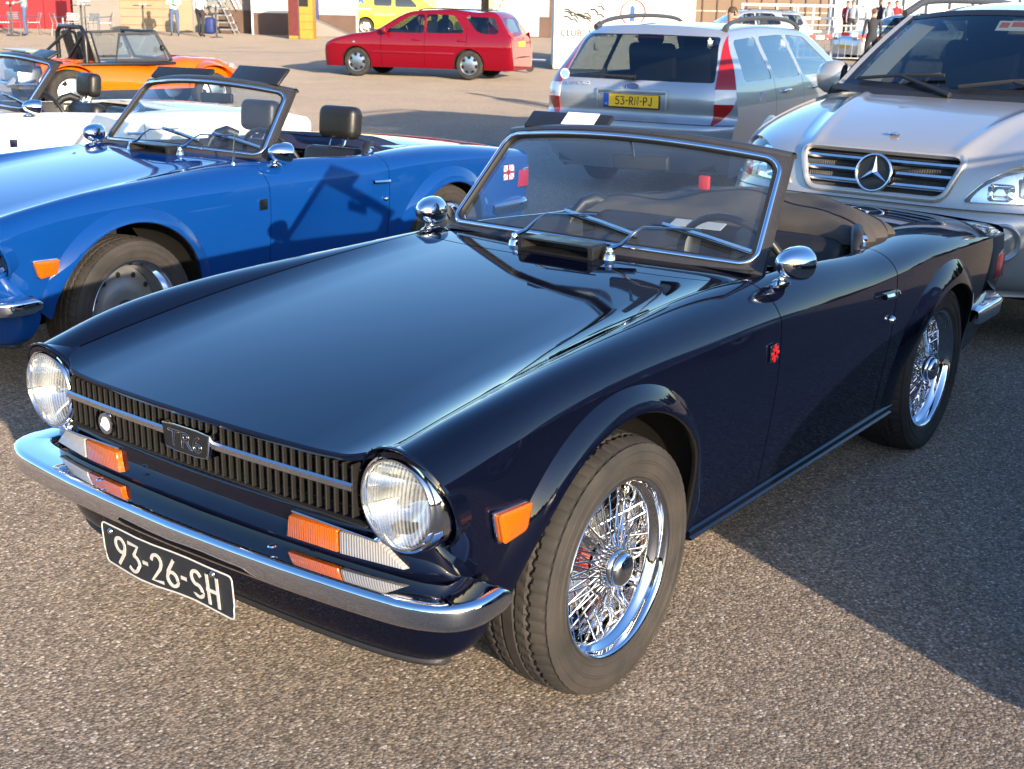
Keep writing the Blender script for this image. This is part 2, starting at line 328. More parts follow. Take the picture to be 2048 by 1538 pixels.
def strokes(text,h,w,c,ax,ay,az,d=.0015,gap=.12,xs=1.0):
    """stroke lettering centred on c; h letter height, w stroke width"""
    tot=sum(GL[ch][1]*xs+gap for ch in text)-gap; x=-tot/2; m=M()
    for ch in text:
        for st in GL[ch][0]: ribbon(m,[((x+p[0]*xs)*h,(p[1]-.5)*h) for p in st],w,c,ax,ay,az,d)
        x+=GL[ch][1]*xs+gap
    return m
def textmesh(body,size,extr=.001,outline=0,xs=1.0,align='CENTER'):
    cu=bpy.data.curves.new('lettering','FONT'); cu.body=body; cu.size=size; cu.extrude=extr; cu.align_x=align; cu.align_y='CENTER'
    if outline: cu.fill_mode='NONE'; cu.bevel_depth=outline; cu.extrude=0
    o=bpy.data.objects.new('lettering',cu); C.objects.link(o); dg=bpy.context.evaluated_depsgraph_get()
    me=bpy.data.meshes.new_from_object(o.evaluated_get(dg)); bpy.data.objects.remove(o); bpy.data.curves.remove(cu)
    if xs!=1.0:
        for v in me.vertices: v.co.x*=xs
    return me
def text(name,body,size,matname,parent,c,ax,ay,extr=.001,outline=0,xs=1.0,align='CENTER'):
    me=textmesh(body,size,extr,outline,xs,align); me.materials.clear(); me.materials.append(MATS[matname]); o=link(name,me,parent)
    ax=Vector(ax).normalized(); ay=Vector(ay).normalized(); az=ax.cross(ay)
    o.matrix_local=Matrix(((ax.x,ay.x,az.x,c[0]),(ax.y,ay.y,az.y,c[1]),(ax.z,ay.z,az.z,c[2]),(0,0,0,1))); return o
def rotm(ax,ay):
    ax=np.array(ax,float); ax/=np.linalg.norm(ax); ay=np.array(ay,float); ay-=ax*(ay@ax); ay/=np.linalg.norm(ay); return np.stack([ax,ay,np.cross(ax,ay)],1)
def rz(a): c,s=math.cos(a),math.sin(a); return np.array([[c,-s,0],[s,c,0],[0,0,1.]])
def gz(x,y):
    """the yard rises very gently away from the parking bays"""
    d=(np.asarray(x,float)-CP[0])*FWD[0]+(np.asarray(y,float)-CP[1])*FWD[1]; return .00017*np.clip(d-5,0,65)**2
def at(px,d,py=None,z=None):
    """world point in the photo direction (px,py) at forward ground distance d; without py it stands on the ground (or at z)"""
    f=2478.22; y=60 if py is None else py; D=_R*(px-1024)/f-_U*(y-769)/f+_d; p=CP+D*(d/(D[0]*FWD[0]+D[1]*FWD[1]))
    if py is None: p[2]=gz(p[0],p[1]) if z is None else z
    return tuple(float(q) for q in p)
# ================================================================== the ground
def asphalt():
    m=mat('yard_asphalt',(.2,.18,.16),.85); N,L,b=nodes(m); tc=N.new('ShaderNodeTexCoord'); co=tc.outputs['Object']
    def vor(scale,feat='F1'):
        v=N.new('ShaderNodeTexVoronoi'); v.inputs['Scale'].default_value=scale; v.feature=feat; L.new(co,v.inputs['Vector']); return v
    def noise(scale,det=4,r=.5):
        n=N.new('ShaderNodeTexNoise'); n.inputs['Scale'].default_value=scale; n.inputs['Detail'].default_value=det; n.inputs['Roughness'].default_value=r; L.new(co,n.inputs['Vector']); return n
    def ramp(src,els):
        r=N.new('ShaderNodeValToRGB'); e=r.color_ramp.elements
        while len(e)<len(els): e.new(.5)
        for q,(p,c) in zip(e,els): q.position=p; q.color=c+(1,)
        L.new(src,r.inputs[0]); return r
    def mix(a,b_,f,mode='MIX'):
        x=N.new('ShaderNodeMix'); x.data_type='RGBA'; x.blend_type=mode
        for s,v in((6,a),(7,b_),(0,f)):
            if isinstance(v,(int,float)): x.inputs[s].default_value=v
            elif isinstance(v,tuple): x.inputs[s].default_value=v+(1,)
            else: L.new(v,x.inputs[s])
        return x.outputs[2]
    v1=vor(125); v2=vor(215)
    sep=N.new('ShaderNodeSeparateColor'); L.new(v1.outputs['Color'],sep.inputs[0]); sep2=N.new('ShaderNodeSeparateColor'); L.new(v2.outputs['Color'],sep2.inputs[0])
    stone=ramp(sep.outputs[0],[(0,(.060,.055,.052)),(.22,(.13,.115,.10)),(.45,(.225,.195,.165)),(.66,(.32,.275,.23)),(.80,(.40,.345,.29)),(.90,(.40,.30,.20)),(.95,(.55,.51,.46)),(1,(.80,.77,.72))])
    stone2=ramp(sep2.outputs[1],[(0,(.07,.066,.062)),(.4,(.19,.165,.142)),(.8,(.34,.295,.25)),(1,(.62,.57,.51))])
    c=mix(stone.outputs[0],stone2.outputs[0],.30)
    gap=ramp(v1.outputs['Distance'],[(0,(1,1,1)),(.45,(1,1,1)),(.75,(.42,.40,.37))])
    c=mix(c,gap.outputs[0],.85,'MULTIPLY')
    big=ramp(noise(.55,5,.6).outputs['Fac'],[(.25,(.78,.78,.78)),(.75,(1.12,1.10,1.06))]); c=mix(c,big.outputs[0],.8,'MULTIPLY')
    st=ramp(noise(2.3,6,.7).outputs['Fac'],[(.0,(.45,.44,.44)),(.33,(.55,.54,.53)),(.42,(1,1,1))]); c=mix(c,st.outputs[0],.55,'MULTIPLY')
    far=ramp(noise(.09,4,.6).outputs['Fac'],[(.3,(.88,.87,.86)),(.7,(1.08,1.07,1.05))]); c=mix(c,far.outputs[0],.8,'MULTIPLY')
    c=mix(c,(.235,.195,.155),.20); c=mix(c,(.88,.855,.83),1.0,'MULTIPLY')
    mp=N.new('ShaderNodeMapping'); mp.inputs['Rotation'].default_value=(0,0,.6); mp.inputs['Scale'].default_value=(.35,2.2,1); L.new(co,mp.inputs['Vector'])
    ns=N.new('ShaderNodeTexNoise'); ns.inputs['Scale'].default_value=.8; ns.inputs['Detail'].default_value=5; L.new(mp.outputs[0],ns.inputs['Vector'])
    marks=ramp(ns.outputs['Fac'],[(.0,(1,1,1)),(.60,(1,1,1)),(.72,(.84,.835,.83))]); c=mix(c,marks.outputs[0],1.0,'MULTIPLY')
    L.new(c,b.inputs['Base Color']); b.inputs['Specular IOR Level'].default_value=.2
    if 'Diffuse Roughness' in b.inputs: b.inputs['Diffuse Roughness'].default_value=1.0
    h=N.new('ShaderNodeMath'); h.operation='MULTIPLY_ADD'; h.inputs[1].default_value=-1.0; L.new(v1.outputs['Distance'],h.inputs[0])
    h2=N.new('ShaderNodeMath'); h2.operation='MULTIPLY'; h2.inputs[1].default_value=.5; L.new(sep.outputs[1],h2.inputs[0]); L.new(h2.outputs[0],h.inputs[2])
    bp=N.new('ShaderNodeBump'); bp.inputs['Strength'].default_value=.5; bp.inputs['Distance'].default_value=.0028; L.new(h.outputs[0],bp.inputs['Height'])
    n3=noise(14,5,.7); bp2=N.new('ShaderNodeBump'); bp2.inputs['Strength'].default_value=.25; bp2.inputs['Distance'].default_value=.01; L.new(n3.outputs['Fac'],bp2.inputs['Height']); L.new(bp.outputs[0],bp2.inputs['Normal']); L.new(bp2.outputs[0],b.inputs['Normal'])
asphalt()
g=M(); ax=np.concatenate([[-600,-250,-120],np.arange(-80,40.1,4),[80,160,400,600]])
gx,gy=np.meshgrid(ax,ax,indexing='ij'); g.grid(np.stack([gx,gy,gz(gx,gy)],-1))
kind(obj('ground',g,'yard_asphalt',smooth=60),'structure')
# unseen tree belt, added to keep the low yellow sky out of reflections
mat('wood_green',(.030,.040,.016),.9); vary(MATS['wood_green'],.4,.5,.6,1.2,dist=.5)
wd_=M(); Gw=[]
for i_ in range(900):
    a_=YAW+math.radians(42+276*i_/899); r0=105+5*math.sin(i_*.1)+3*math.sin(i_*.41); hh=8.5+1.8*math.sin(i_*.06)+1.3*math.sin(i_*.17+1)+.9*math.sin(i_*.5)+.6*math.sin(i_*1.3)+RNG.uniform(-.35,.35); row=[]
    for t_ in np.linspace(0,PI,22): rr_=r0-6*math.cos(t_)+RNG.uniform(-.6,.6); row.append((rr_*math.cos(a_),rr_*math.sin(a_),hh*math.sin(t_)**.55+RNG.uniform(-.4,.4)*(0<t_<PI)))
    Gw.append(row)
wd_.grid(Gw); kind(tag(obj('wood',wd_,'wood_green',smooth=75),'dark green wood along the horizon behind the camera'),'stuff')
# ================================================================== the roadster (three stand in the photo)
paint('paint_navy',(.0019,.0028,.0095),0,.3); paint('paint_blue',(.0025,.038,.18),0,.3); paint('paint_white',(.74,.72,.66),0,.35)
KN=np.array([ # x, ys,zs, b1y,b1z, b2y,b2z, yk,zk, yl,zl
(.645,.550,.752,.045,.028,-.030,.057,.692,.709,.615,.572),(.60,.552,.758,.048,.030,-.030,.060,.698,.717,.640,.552),(.54,.553,.767,.050,.034,-.029,.064,.704,.729,.665,.500),
(.48,.554,.777,.055,.037,-.029,.068,.709,.741,.680,.430),(.40,.555,.789,.060,.038,-.028,.074,.714,.754,.686,.36),(.25,.557,.810,.063,.038,-.027,.080,.718,.768,.688,.33),
(.0,.560,.837,.062,.032,-.026,.082,.720,.778,.684,.285),(-.3,.563,.861,.056,.016,-.025,.078,.718,.780,.680,.272),(-.6,.567,.876,.050,.006,-.024,.074,.717,.780,.680,.272),(-.8,.580,.877,.040,.006,-.022,.072,.716,.779,.680,.272),
(-1.0,.598,.874,.030,.005,-.021,.070,.716,.775,.680,.272),(-1.25,.606,.865,.024,.005,-.020,.068,.716,.769,.680,.272),(-1.5,.604,.851,.024,.005,-.020,.064,.716,.766,.680,.272),
(-1.68,.585,.846,.036,.006,-.020,.062,.717,.769,.680,.272),(-1.85,.545,.846,.060,.008,-.020,.062,.718,.774,.680,.272),(-2.05,.515,.847,.085,.008,-.020,.062,.717,.775,.680,.272),
(-2.3,.505,.842,.085,.008,-.020,.058,.713,.769,.676,.272),(-2.6,.500,.820,.080,.008,-.020,.050,.700,.755,.666,.285),(-2.9,.498,.786,.074,.006,-.020,.040,.676,.736,.645,.31),(-3.14,.496,.752,.070,.005,-.020,.034,.648,.716,.615,.33)])
_kf=cspl(KN[:,0],KN[:,1:])
FA=(.015,.325,.398,.388,.060,.030); RA=(-2.225,.305,.375,.352,.088,.034)   # wheel arches: cx,cz,rx,rz,flare width,flare height
def adist(P,A): return (np.sqrt(((P[:,0]-A[0])/A[2])**2+((P[:,2]-A[1])/A[3])**2)-1)*(A[2]+A[3])/2
def flare(P,A):
    if A is None: return P
    a=A[5]*(.25+.75*smooth(.34,.60,P[:,2]))*(1-smooth(.50,.60,P[:,0])); P=P.copy()
    P[:,1]+=a*(1-(np.clip(adist(P,A),0,None)/A[4])**1.6); return P
def side_up(u,v,A=None):
    k=_kf(u); P0=k[:,0:2]; P3=k[:,6:8]; P1=P0+k[:,2:4]; P2=P3+k[:,4:6]; q=bez(P0,P1,P2,P3,np.asarray(v,float)[:,None])
    return flare(np.column_stack([u,q]),A)
def side_lo(u,v,A=None):
    k=_kf(u); P0=k[:,6:8]; P3=k[:,8:10]; P1=P0+np.column_stack([0*u+.012,-.33*(P0[:,1]-P3[:,1])]); P2=P3+np.column_stack([np.minimum(.03,P0[:,0]+.012-P3[:,0]),.45*(P0[:,1]-P3[:,1])])
    q=bez(P0,P1,P2,P3,np.asarray(v,float)[:,None]); return flare(np.column_stack([u,q]),A)
def archclip(A): return lambda P,u,v: ((P[:,0]-A[0])/A[2])**2+((P[:,2]-A[1])/A[3])**2-1
podx=lambda z: .606+.40*(z-.654)
xdoorf=lambda z: -.812+.10*np.clip(z-.76,0,1)**1.0*1.2
def side_panel(x0,x1,n,clips,A=None):
    m=M(); us=np.linspace(x0,x1,n)
    for fn,vs in((side_up,np.linspace(0,1,19)),(side_lo,np.linspace(0,1,44))):
        if A is None: tsurf(fn,us,vs,clips,flip=True,flange=.012,m=m)
        else:
            tsurf(fn,us,vs,clips+[lambda P,u,v: adist(P,A)-A[4]],flip=True,flange=.012,m=m)
            tsurf(lambda u,v: fn(u,v,A),us,vs,clips+[archclip(A),lambda P,u,v: A[4]-adist(P,A)],flip=True,flange=.012,m=m)
    return m
_zc=cspl([.70,.55,.4,.1,-.2,-.5,-.7,-.95,-1.1],[.731,.754,.776,.814,.845,.870,.883,.895,.902])
def hood_fn(x,y):
    x=np.asarray(x,float); y=np.asarray(y,float); k=_kf(np.clip(x,-3.1,.64)); a=np.abs(y)/k[:,0]
    zc=_zc(x); lift=k[:,1]-zc+.014
    z=zc-.014*a**2+lift*(.5*np.clip((a-.62)/.38,0,2)**2+.5*np.clip((a-.80)/.20,0,2)**2)
    return np.column_stack([x,y,z])
hfront=lambda y: .683-.033*np.clip(np.abs(y)/.50,0,1)**2-.040*smooth(.46,.56,np.abs(y))
hrear=lambda y: -.665-.0*y-.05*np.clip(np.abs(y)/.45,0,1.3)**2.2
seamy=lambda x: _kf(np.clip(x,-3.1,.64))[:,0]
def parts_both(name,m,mats,root,**k):
    a=obj(name,m,mats,root,**k); b=obj(name,m.mirror(),mats,root,**k); return a,b
def make_wheel(root,x,y,side,wire=True,steer=0,R=.323,first=[None,None]):
    """wheel part at (x,y); outer face towards side*Y"""
    key=0 if wire else 1
    hub=bpy.data.objects.new('wheel',None); C.objects.link(hub); hub.parent=root; hub.location=(x,y,R-.004); hub.rotation_euler=(0,random.uniform(0,6),PI*(side<0)+steer); hub.empty_display_size=.1
    hub.rotation_mode='YXZ'; hub.rotation_euler=(0,-.25 if wire else random.uniform(0,6),(PI if side<0 else 0)+steer)
    if first[key] is None:
        L=[]
        # tyre with cut tread
        W2=.103; prof=[(.226,.092),(.233,.100),(.250,.106),(.275,.108),(.296,.1055),(.309,.100)]
        n=300; yy=np.linspace(-.094,.094,43); tread=[]
        zz=[(r,h) for r,h in prof]
        prof_all=[(r,h) for r,h in prof]+[(None,h) for h in yy[::-1]]+[(r,-h) for r,h in prof[::-1]]
        G=[]
        for i in range(n):
            t=2*PI*i/n; ring=[]
            for r,h in prof_all:
                if r is None:
                    ah=abs(h); base=R-.012*(ah/.094)**4-.0025*(ah/.094)**2; dep=0
                    if abs(ah-.052+.0025*math.sin(t*75))<.004 or abs(ah-.018)<.0036: dep=.0055
                    ph=(i+ (26*ah if ah<.05 else 14*(ah-.05))*n/40/ .6*.12)%5 if False else (i+ah*90*(1 if h>0 else -1)*(1 if ah<.052 else .12))%5
                    if ah>.058 and ph<1.0 : dep=max(dep,.0030)
                    if .022<ah<.048 and ph<1.0: dep=max(dep,.0032)
                    r=base-dep
                elif r>.305 and (i%5)<1: r-=.0015
                ring.append((r*math.cos(t),h,r*math.sin(t)))
            G.append(ring)
        m=M(); m.grid(G,closed_u=True); m.f=[f[::-1] for f in m.f]
        for rr,hh in((.240,.1032),(.262,.1072),(.268,.1078),(.290,.1064)): m.lathe([(rr-.0025,hh-.001),(rr,hh+.0012),(rr+.0025,hh-.001)],90)
        L.append(('tyre',m,'tyre_rubber',28))
        if wire:
            m=M(); m.lathe([(.216,.086),(.2165,.094),(.2135,.0985),(.208,.0975),(.2035,.090),(.2025,.076),(.200,.070),(.190,.064),(.1855,.050),(.1845,.022),(.182,.012),(.176,.004),(.1745,-.03),(.186,-.045),(.195,-.08),(.205,-.09),(.208,-.085)],96)
            rim=('rim',m,'chrome',50); m2=M()
            for k in range(72):
                a=2*PI*k/72; row=k%3
                h0,r0,da,ho,ro=[(.066,.046,.34,.016,.1815),(.066,.046,-.34,.016,.1815),(-.035,.052,.30*(1 if (k//3)%2 else -1),.050,.186)][row]
                p=np.array((r0*math.cos(a),h0,r0*math.sin(a))); q=np.array((ro*math.cos(a+da),ho,ro*math.sin(a+da)))
                m2.tube([p,q],.0027,6,cap=False); m2.tube([q+(p-q)*.10,q],.0034,6)
            L+= [rim,('wire_spokes',m2,'chrome',60)]
            m=M(); m.lathe([(.0,.118),(.012,.1178),(.026,.1155),(.036,.110),(.0405,.103),(.041,.094),(.044,.091),(.0455,.084),(.046,.06),(.052,.055),(.054,.045),(.05,.03),(.05,-.04),(.058,-.05)],40); L.append(('hub_cap',m,'chrome',40))
            m=M(); m.lathe([(.0,-.052),(.158,-.052),(.160,-.056),(.160,-.078)],48); L.append(('brake_disc',m,'brake_metal',40))
            m=M(); 
            for a in np.linspace(-.62,.62,7): m.box((.100*math.cos(a),-.045,.100*math.sin(a)),(.035,.05,.026),rot=[[math.cos(a),0,-math.sin(a)],[0,1,0],[math.sin(a),0,math.cos(a)]])
            L.append(('brake_caliper',m,'red_caliper',30))
        else:
            m=M(); m.lathe([(.216,.088),(.2165,.094),(.213,.098),(.207,.096),(.204,.088),(.201,.070),(.190,.058),(.186,.040),(.183,.0),(.176,-.01),(.160,-.012)],80); L.append(('trim_ring',m,'chrome',50))
            m=M(); m.lathe([(.185,-.02),(.165,.0),(.150,.012),(.135,.010),(.110,.022),(.085,.032),(.07,.030),(.0,.030)],64)
            L.append(('wheel_disc',m,'wheel_silver',40))
            m=M()
            for k in range(12):
                a=2*PI*k/12; m.lathe([(.0,.0),(.012,.0)],10,c=(.149*math.cos(a),.0135,.149*math.sin(a)))
            m.lathe([(.0,.05),(.03,.048),(.045,.035),(.046,.028)],24); L.append(('wheel_holes',m,'black_satin',40))
        first[key]=[]
        for nme,m,mt,sm in L:
            if nme!='tyre': m.v=[(x_*1.058,y_,z_*1.058) for x_,y_,z_ in m.v]
            o=obj(nme,m,mt,hub,smooth=sm); first[key].append((nme,o))
            if nme in('wire_spokes','wheel_holes'): kind(o,'stuff')
    else:
        for nme,o in first[key]: c=o.copy(); C.objects.link(c); c.parent=hub
    return hub
def screen_fn(a,s):
    a=np.asarray(a,float); s=np.asarray(s,float)
    B=np.column_stack([-.845-.085*a*a,.593*a,.917-.017*a*a]); T=np.column_stack([-1.105-.085*a*a,.533*a,1.235-.043*a*a]); return B+(T-B)*s[:,None]
def srect(a,s,a1,s0,s1,r):
    """rounded rectangle in screen space (metres), positive inside"""
    x=np.abs(a)*.563; y=(s-.5*(s0+s1))*.41; hx=a1*.563; hy=.5*(s1-s0)*.41
    qx=x-hx+r; qy=np.abs(y)-hy+r; return -(np.minimum(np.maximum(qx,qy),0)+np.hypot(np.maximum(qx,0),np.maximum(qy,0))-r)
def make_roadster():
    root=thing('convertible_car','','car'); P='paint_navy'
    # --- body panels
    fw=side_panel(.668,-.83,178,[lambda P_,u,v: P_[:,0]-xdoorf(P_[:,2])-.0028,lambda P_,u,v: podx(P_[:,2])-P_[:,0]],FA)
    parts_both('front_wing',fw,P,root)
    dr=side_panel(-.70,-1.70,112,[lambda P_,u,v: xdoorf(P_[:,2])-.0028-P_[:,0],lambda P_,u,v: P_[:,0]+1.6895])
    d1,d2=parts_both('door',dr,P,root)
    rw=side_panel(-1.696,-3.13,170,[],RA); rws=parts_both('rear_wing',rw,P,root)
    # return lips inside the arches
    for A,w0 in((FA,-.35),(RA,-.2)):
        m=M(); G=[]
        for t in np.linspace(.22 if A is FA else -.12,PI+.12,70):
            x,z=A[0]+A[2]*math.cos(t),A[1]+A[3]*math.sin(t)
            k=_kf(np.array([min(x,.64)]))[0]; zz=np.array([z])
            # y of the lower side at this z by bisection
            lo,hi=0.,1.
            for _ in range(24):
                mid=.5*(lo+hi); q=side_lo(np.array([x]),np.array([mid]),A)[0]
                if q[2]>z: lo=mid
                else: hi=mid
            q=side_lo(np.array([x]),np.array([lo]),A)[0]
            if z>k[7]: q=np.array((x,k[6],z))
            y=q[1]; c=np.array((x-A[0],0,z-A[1])); c/=np.linalg.norm(c)
            G.append([(x,y,z),np.array((x,y-.006,z))-c*.003,np.array((x,y-.016,z))-c*.0015,np.array((x,y-.018,z))+c*.01,np.array((x,y-.06,z))+c*.03,np.array((x,.34,z))+c*.03])
        m.grid(G); parts_both('arch_lining',m,'under_dark',root,recalc=True)
        m=M(); m.grid([[q[0],q[1],q[2],q[3]] for q in G]); parts_both('arch_lip',m,P,root,recalc=True)
    # hood, scuttle, boot lid
    ys=np.linspace(-.60,.60,121); inseam=lambda P_,u,v: seamy(P_[:,0])-.0048-np.abs(P_[:,1])
    hood=tsurf(hood_fn,np.linspace(.70,-.80,150),ys,[inseam,lambda P_,u,v: hfront(P_[:,1])-P_[:,0],lambda P_,u,v: P_[:,0]-hrear(P_[:,1])-.003],flip=True,flange=.016)
    ho=obj('bonnet',hood,P,root)
    # rolled front edge of the bonnet
    m=M(); G=[]
    for y in np.linspace(-.55,.55,81):
        x=float(hfront(np.array([y]))[0]); z=float(hood_fn(np.array([x]),np.array([y]))[0,2]); G.append([(x,y,z-.0005),(x+.005,y,z-.003),(x+.006,y,z-.008),(x+.002,y,z-.014),(x-.02,y,z-.016)])
    m.grid(G); obj('bonnet_edge',m,P,ho,recalc=True)
    sc=tsurf(hood_fn,np.linspace(-.58,-.97,40),np.linspace(-.61,.61,121),[lambda P_,u,v: seamy(P_[:,0])-.002-np.abs(P_[:,1]),lambda P_,u,v: hrear(P_[:,1])-.003-P_[:,0]],flip=True,flange=.012)
    obj('scuttle',sc,P,root)
    def boot(x,y):
        k=_kf(x); return np.column_stack([x,y,k[:,1]+.022*(1-(y/k[:,0])**2)])
    bl=tsurf(boot,np.linspace(-2.12,-3.12,50),np.linspace(-.53,.53,50),[lambda P_,u,v: seamy(P_[:,0])-.003-np.abs(P_[:,1])],flip=True,flange=.012); obj('boot_lid',bl,P,root)
    def rdeck(x,y):
        k=_kf(x); return np.column_stack([x,y,k[:,1]+.010*(1-(y/.56)**2)])
    rd=tsurf(rdeck,np.linspace(-1.98,-2.116,10),np.linspace(-.56,.56,50),[lambda P_,u,v: seamy(P_[:,0])-.002-np.abs(P_[:,1])],flip=True,flange=.012); obj('rear_deck',rd,P,root)
    # tail panel
    m=M(); G=[]
    k=_kf(np.array([-3.125]))[0]
    for a in np.linspace(-1,1,41):
        row=[]
        for z,wd in((k[1]+.02*(1-a*a)-.0,.62),(.745-.005,.645),(.715,.65),(.55,.642),(.42,.625),(.33,.60)):
            y=a*wd; row.append((-3.118-.02*(1-a*a)-(.012 if .45<z<.7 else 0)+.05*max(0,.45-z),y,z))
        G.append(row)
    m.grid(G); obj('tail_panel',m,P,root,recalc=True)
    # nose panel below the grille
    lv=[(.600,.632,.598,.585),(.592,.650,.618,.580),(.578,.656,.640,.570),(.53,.657,.667,.545),(.46,.652,.694,.500),(.40,.645,.700,.466),(.34,.638,.690,.480),(.30,.630,.665,.500),(.278,.618,.630,.515)]
    m=M(); G=[]
    for z,xc,ye,xe in lv:
        row=[]
        for t in np.linspace(-1,1,101):
            a=math.copysign(1-(1-abs(t))**1.6,t); xx=xe+(xc-.028*a*a-xe)*(1-abs(a)**6)**(1/3.2); row.append((xx,a*ye,z-.012*(z>.57)*(1-a*a)))
        G.append(row)
    G=np.array(G); dense=cspl(np.arange(len(lv)),G.reshape(len(lv),-1))(np.linspace(0,len(lv)-1,65)).reshape(65,101,3)
    m.grid(dense); m=m; nose=obj('nose_panel',m,P,root,recalc=True,smooth=60)
    m=M(); m.grid([[p+np.array(o) for o in((0,0,0),(.004,0,-.006),(.0,0,-.014),(-.03,0,-.016))] for p in dense[-1]]); obj('front_spoiler_lip',m,'black_plastic',root,recalc=True)
    # wing-to-headlamp pods
    for s in(1,-1):
        cy,cz=.593*s,.654
        m=M(); m.lathe([(.1225,-.006),(.1222,.001),(.1200,.004),(.1170,.003),(.1150,-.004),(.1135,-.05)],72,'x'); m.v=[(x+float(podx(cz+z)),cy+y,cz+z) for x,y,z in m.v]; pod=obj('headlamp_pod',m,P,root,recalc=True)
        hl=bpy.data.objects.new('headlamp',None); C.objects.link(hl); hl.parent=root; hl.location=(.602,cy,cz); hl.empty_display_size=.08
        m=M(); m.lathe([(.110,-.03),(.1095,-.004),(.1085,.018),(.1060,.032),(.1025,.0395),(.0995,.0405),(.0985,.0395),(.0975,.0430),(.0945,.0475),(.091,.0475),(.0885,.043),(.0875,.036)],72,'x'); obj('bezel',m,'chrome',hl,recalc=True,smooth=45)
        m=M(); m.lathe([(r_,-.046+r_*r_/.094) for r_ in np.linspace(.0885,0,16)],56,'x'); obj('reflector',m,'lamp_silver',hl,recalc=True,smooth=60)
        m=M(); m.lathe([(.0,.024),(.012,.022),(.016,.014),(.016,-.034)],20,'x'); obj('bulb_shield',m,'chrome',hl,recalc=True)
        m=M(); G=[]
        for r in np.linspace(0,.0885,36):
            row=[]
            for t in np.linspace(0,2*PI,193):
                y,z=r*math.cos(t),r*math.sin(t); h=.0595-.017*(r/.0885)**2.4
                if r<.082 and abs(y)<.055 and (z>.0 or abs(y)<.03): h+=.0024*math.cos(y*2*PI/.0095)
                row.append((h,y,z))
            G.append(row)
        m.grid(G); obj('lens',m,'lamp_glass',hl,smooth=60)
        # panel between pod and grille
    # grille
    gr=bpy.data.objects.new('grille',None); C.objects.link(gr); gr.parent=root; gr.location=(0,0,0); gr.empty_display_size=.1
    m=M(); m.box((.575,0,.650),(.012,1.0,.135)); m.box((.60,0,.722),(.06,.94,.004)); m.box((.615,0,.583),(.07,1.02,.004)); obj('backing',m,'black_matte',gr)
    sl=None
    for i,y in enumerate(np.linspace(-.478,.478,41)):
        x=.652+.018*(1-(y/.5)**2)
        if sl is None:
            m=M(); m.box((-.016,0,0),(.034,.0052,.116)); sl=obj('slat',m,'dusty_black',gr,bevel=.0012,seg=1); sl.location=(x,y,.655)
        else: c=sl.copy(); C.objects.link(c); c.parent=gr; c.location=(x,y,.655)
    for z in(.615,.645,.70):
        m=M(); m.tube([(.638+.018*(1-(y/.5)**2),y,z) for y in np.linspace(-.49,.49,21)],.0022,5); obj('cross_wire',m,'black_satin',gr)
    m=M(); 
    G=[]
    for y in np.linspace(-.487,.487,41):
        x=.660+.018*(1-(y/.5)**2); G.append([(x-.02,y,.676),(x-.002,y,.676),(x+.003,y,.672),(x+.003,y,.6605),(x-.002,y,.657),(x-.02,y,.657)])
    m.grid(G); obj('chrome_bar',m,'chrome_dull',gr,recalc=True)
    bd=bpy.data.objects.new('badge',None); C.objects.link(bd); bd.parent=gr; bd.location=(.690,0,.664); bd.empty_display_size=.05
    pl=[(-.083,.030),(-.04,.0335),(.04,.0335),(.083,.030),(.0745,-.0275),(.035,-.032),(-.035,-.032),(-.0745,-.0275)]
    m=M(); m.prism(pl,(-.032,0,0),(0,1,0),(0,0,1),(1,0,0),.032); o=obj('case',m,'chrome',bd,bevel=.0025)
    m=M(); m.prism([(p[0]*.95,p[1]*.90) for p in pl],(.0005,0,0),(0,1,0),(0,0,1),(1,0,0),.001); obj('face',m,'black_satin',bd)
    t=textmesh('TR6',.054,0,outline=.00055,xs=1.28); t.materials.clear(); t.materials.append(MATS['chrome_dull']); o=link('letters',t,bd); o.matrix_local=Matrix(((0,0,1,.0022),(1,0,0,0),(0,1,0,-.001),(0,0,0,1)))
    m=M(); m.lathe([(.0,.004),(.017,.004),(.019,.007),(.026,.007),(.027,.0),(.026,-.004)],32,'x',c=(.672,-.315,.632)); obj('round_badge',m,'chrome_dull',gr,recalc=True)
    m=M(); m.lathe([(.0,.0055),(.017,.0055)],24,'x',c=(.672,-.315,.632)); obj('round_badge_face',m,'white_paper',gr,recalc=True)
    # indicators in the nose
    for s in(1,-1):
        ind=bpy.data.objects.new('front_indicator',None); C.objects.link(ind); ind.parent=root; ind.location=(.632,0,0); ind.empty_display_size=.05
        def lens(y0,y1,nm,mt,cut0=0,cut1=0):
            m=M(); f=lambda y: .030-.028*max(0,(y-.27)/.30)**2
            pts=[(y0,.505),(y1,.505-.0),(y1+cut1,.562),(y0+cut0,.562)]
            A=[(f(p[0])-.03,p[0],p[1]) for p in pts]; B=[(f(p[0])+.004,p[0]+(.004 if i in(0,3) else -.004)*(1 if cut1==0 or i in(0,3) else 1),p[1]+(.004 if i<2 else -.004)) for i,p in enumerate(pts)]
            m.add(A+B,[(4,5,6,7),(0,1,5,4),(1,2,6,5),(2,3,7,6),(3,0,4,7)])
            if s<0: m=m.mirror()
            return obj(nm,m,mt,ind,bevel=.002,recalc=True)
        lens(.288,.438,'amber_section','amber_lens',.008,0); lens(.4385,.602,'clear_section','clear_lens',0,-.06)
        m=M(); m.box((.008,.4245,.5655),(.036,.25,.005)); m.box((.003,.284,.534),(.03,.006,.06)); 
        m=m if s>0 else m.mirror(); obj('chrome_trim',m,'chrome',ind,bevel=.001,seg=1)
        # side marker
        m=M(); pl=rround([(.392,.553),(.478,.545),(.497,.622),(.372,.616)],.012,4); k=_kf(np.array([.44]))[0]
        m.prism(pl,(0,.7135,0),(1,0,0),(0,0,1),(0,1,0),.007); mk=obj('marker_base',m if s>0 else m.mirror(),'chrome',root,bevel=.0015,recalc=True)
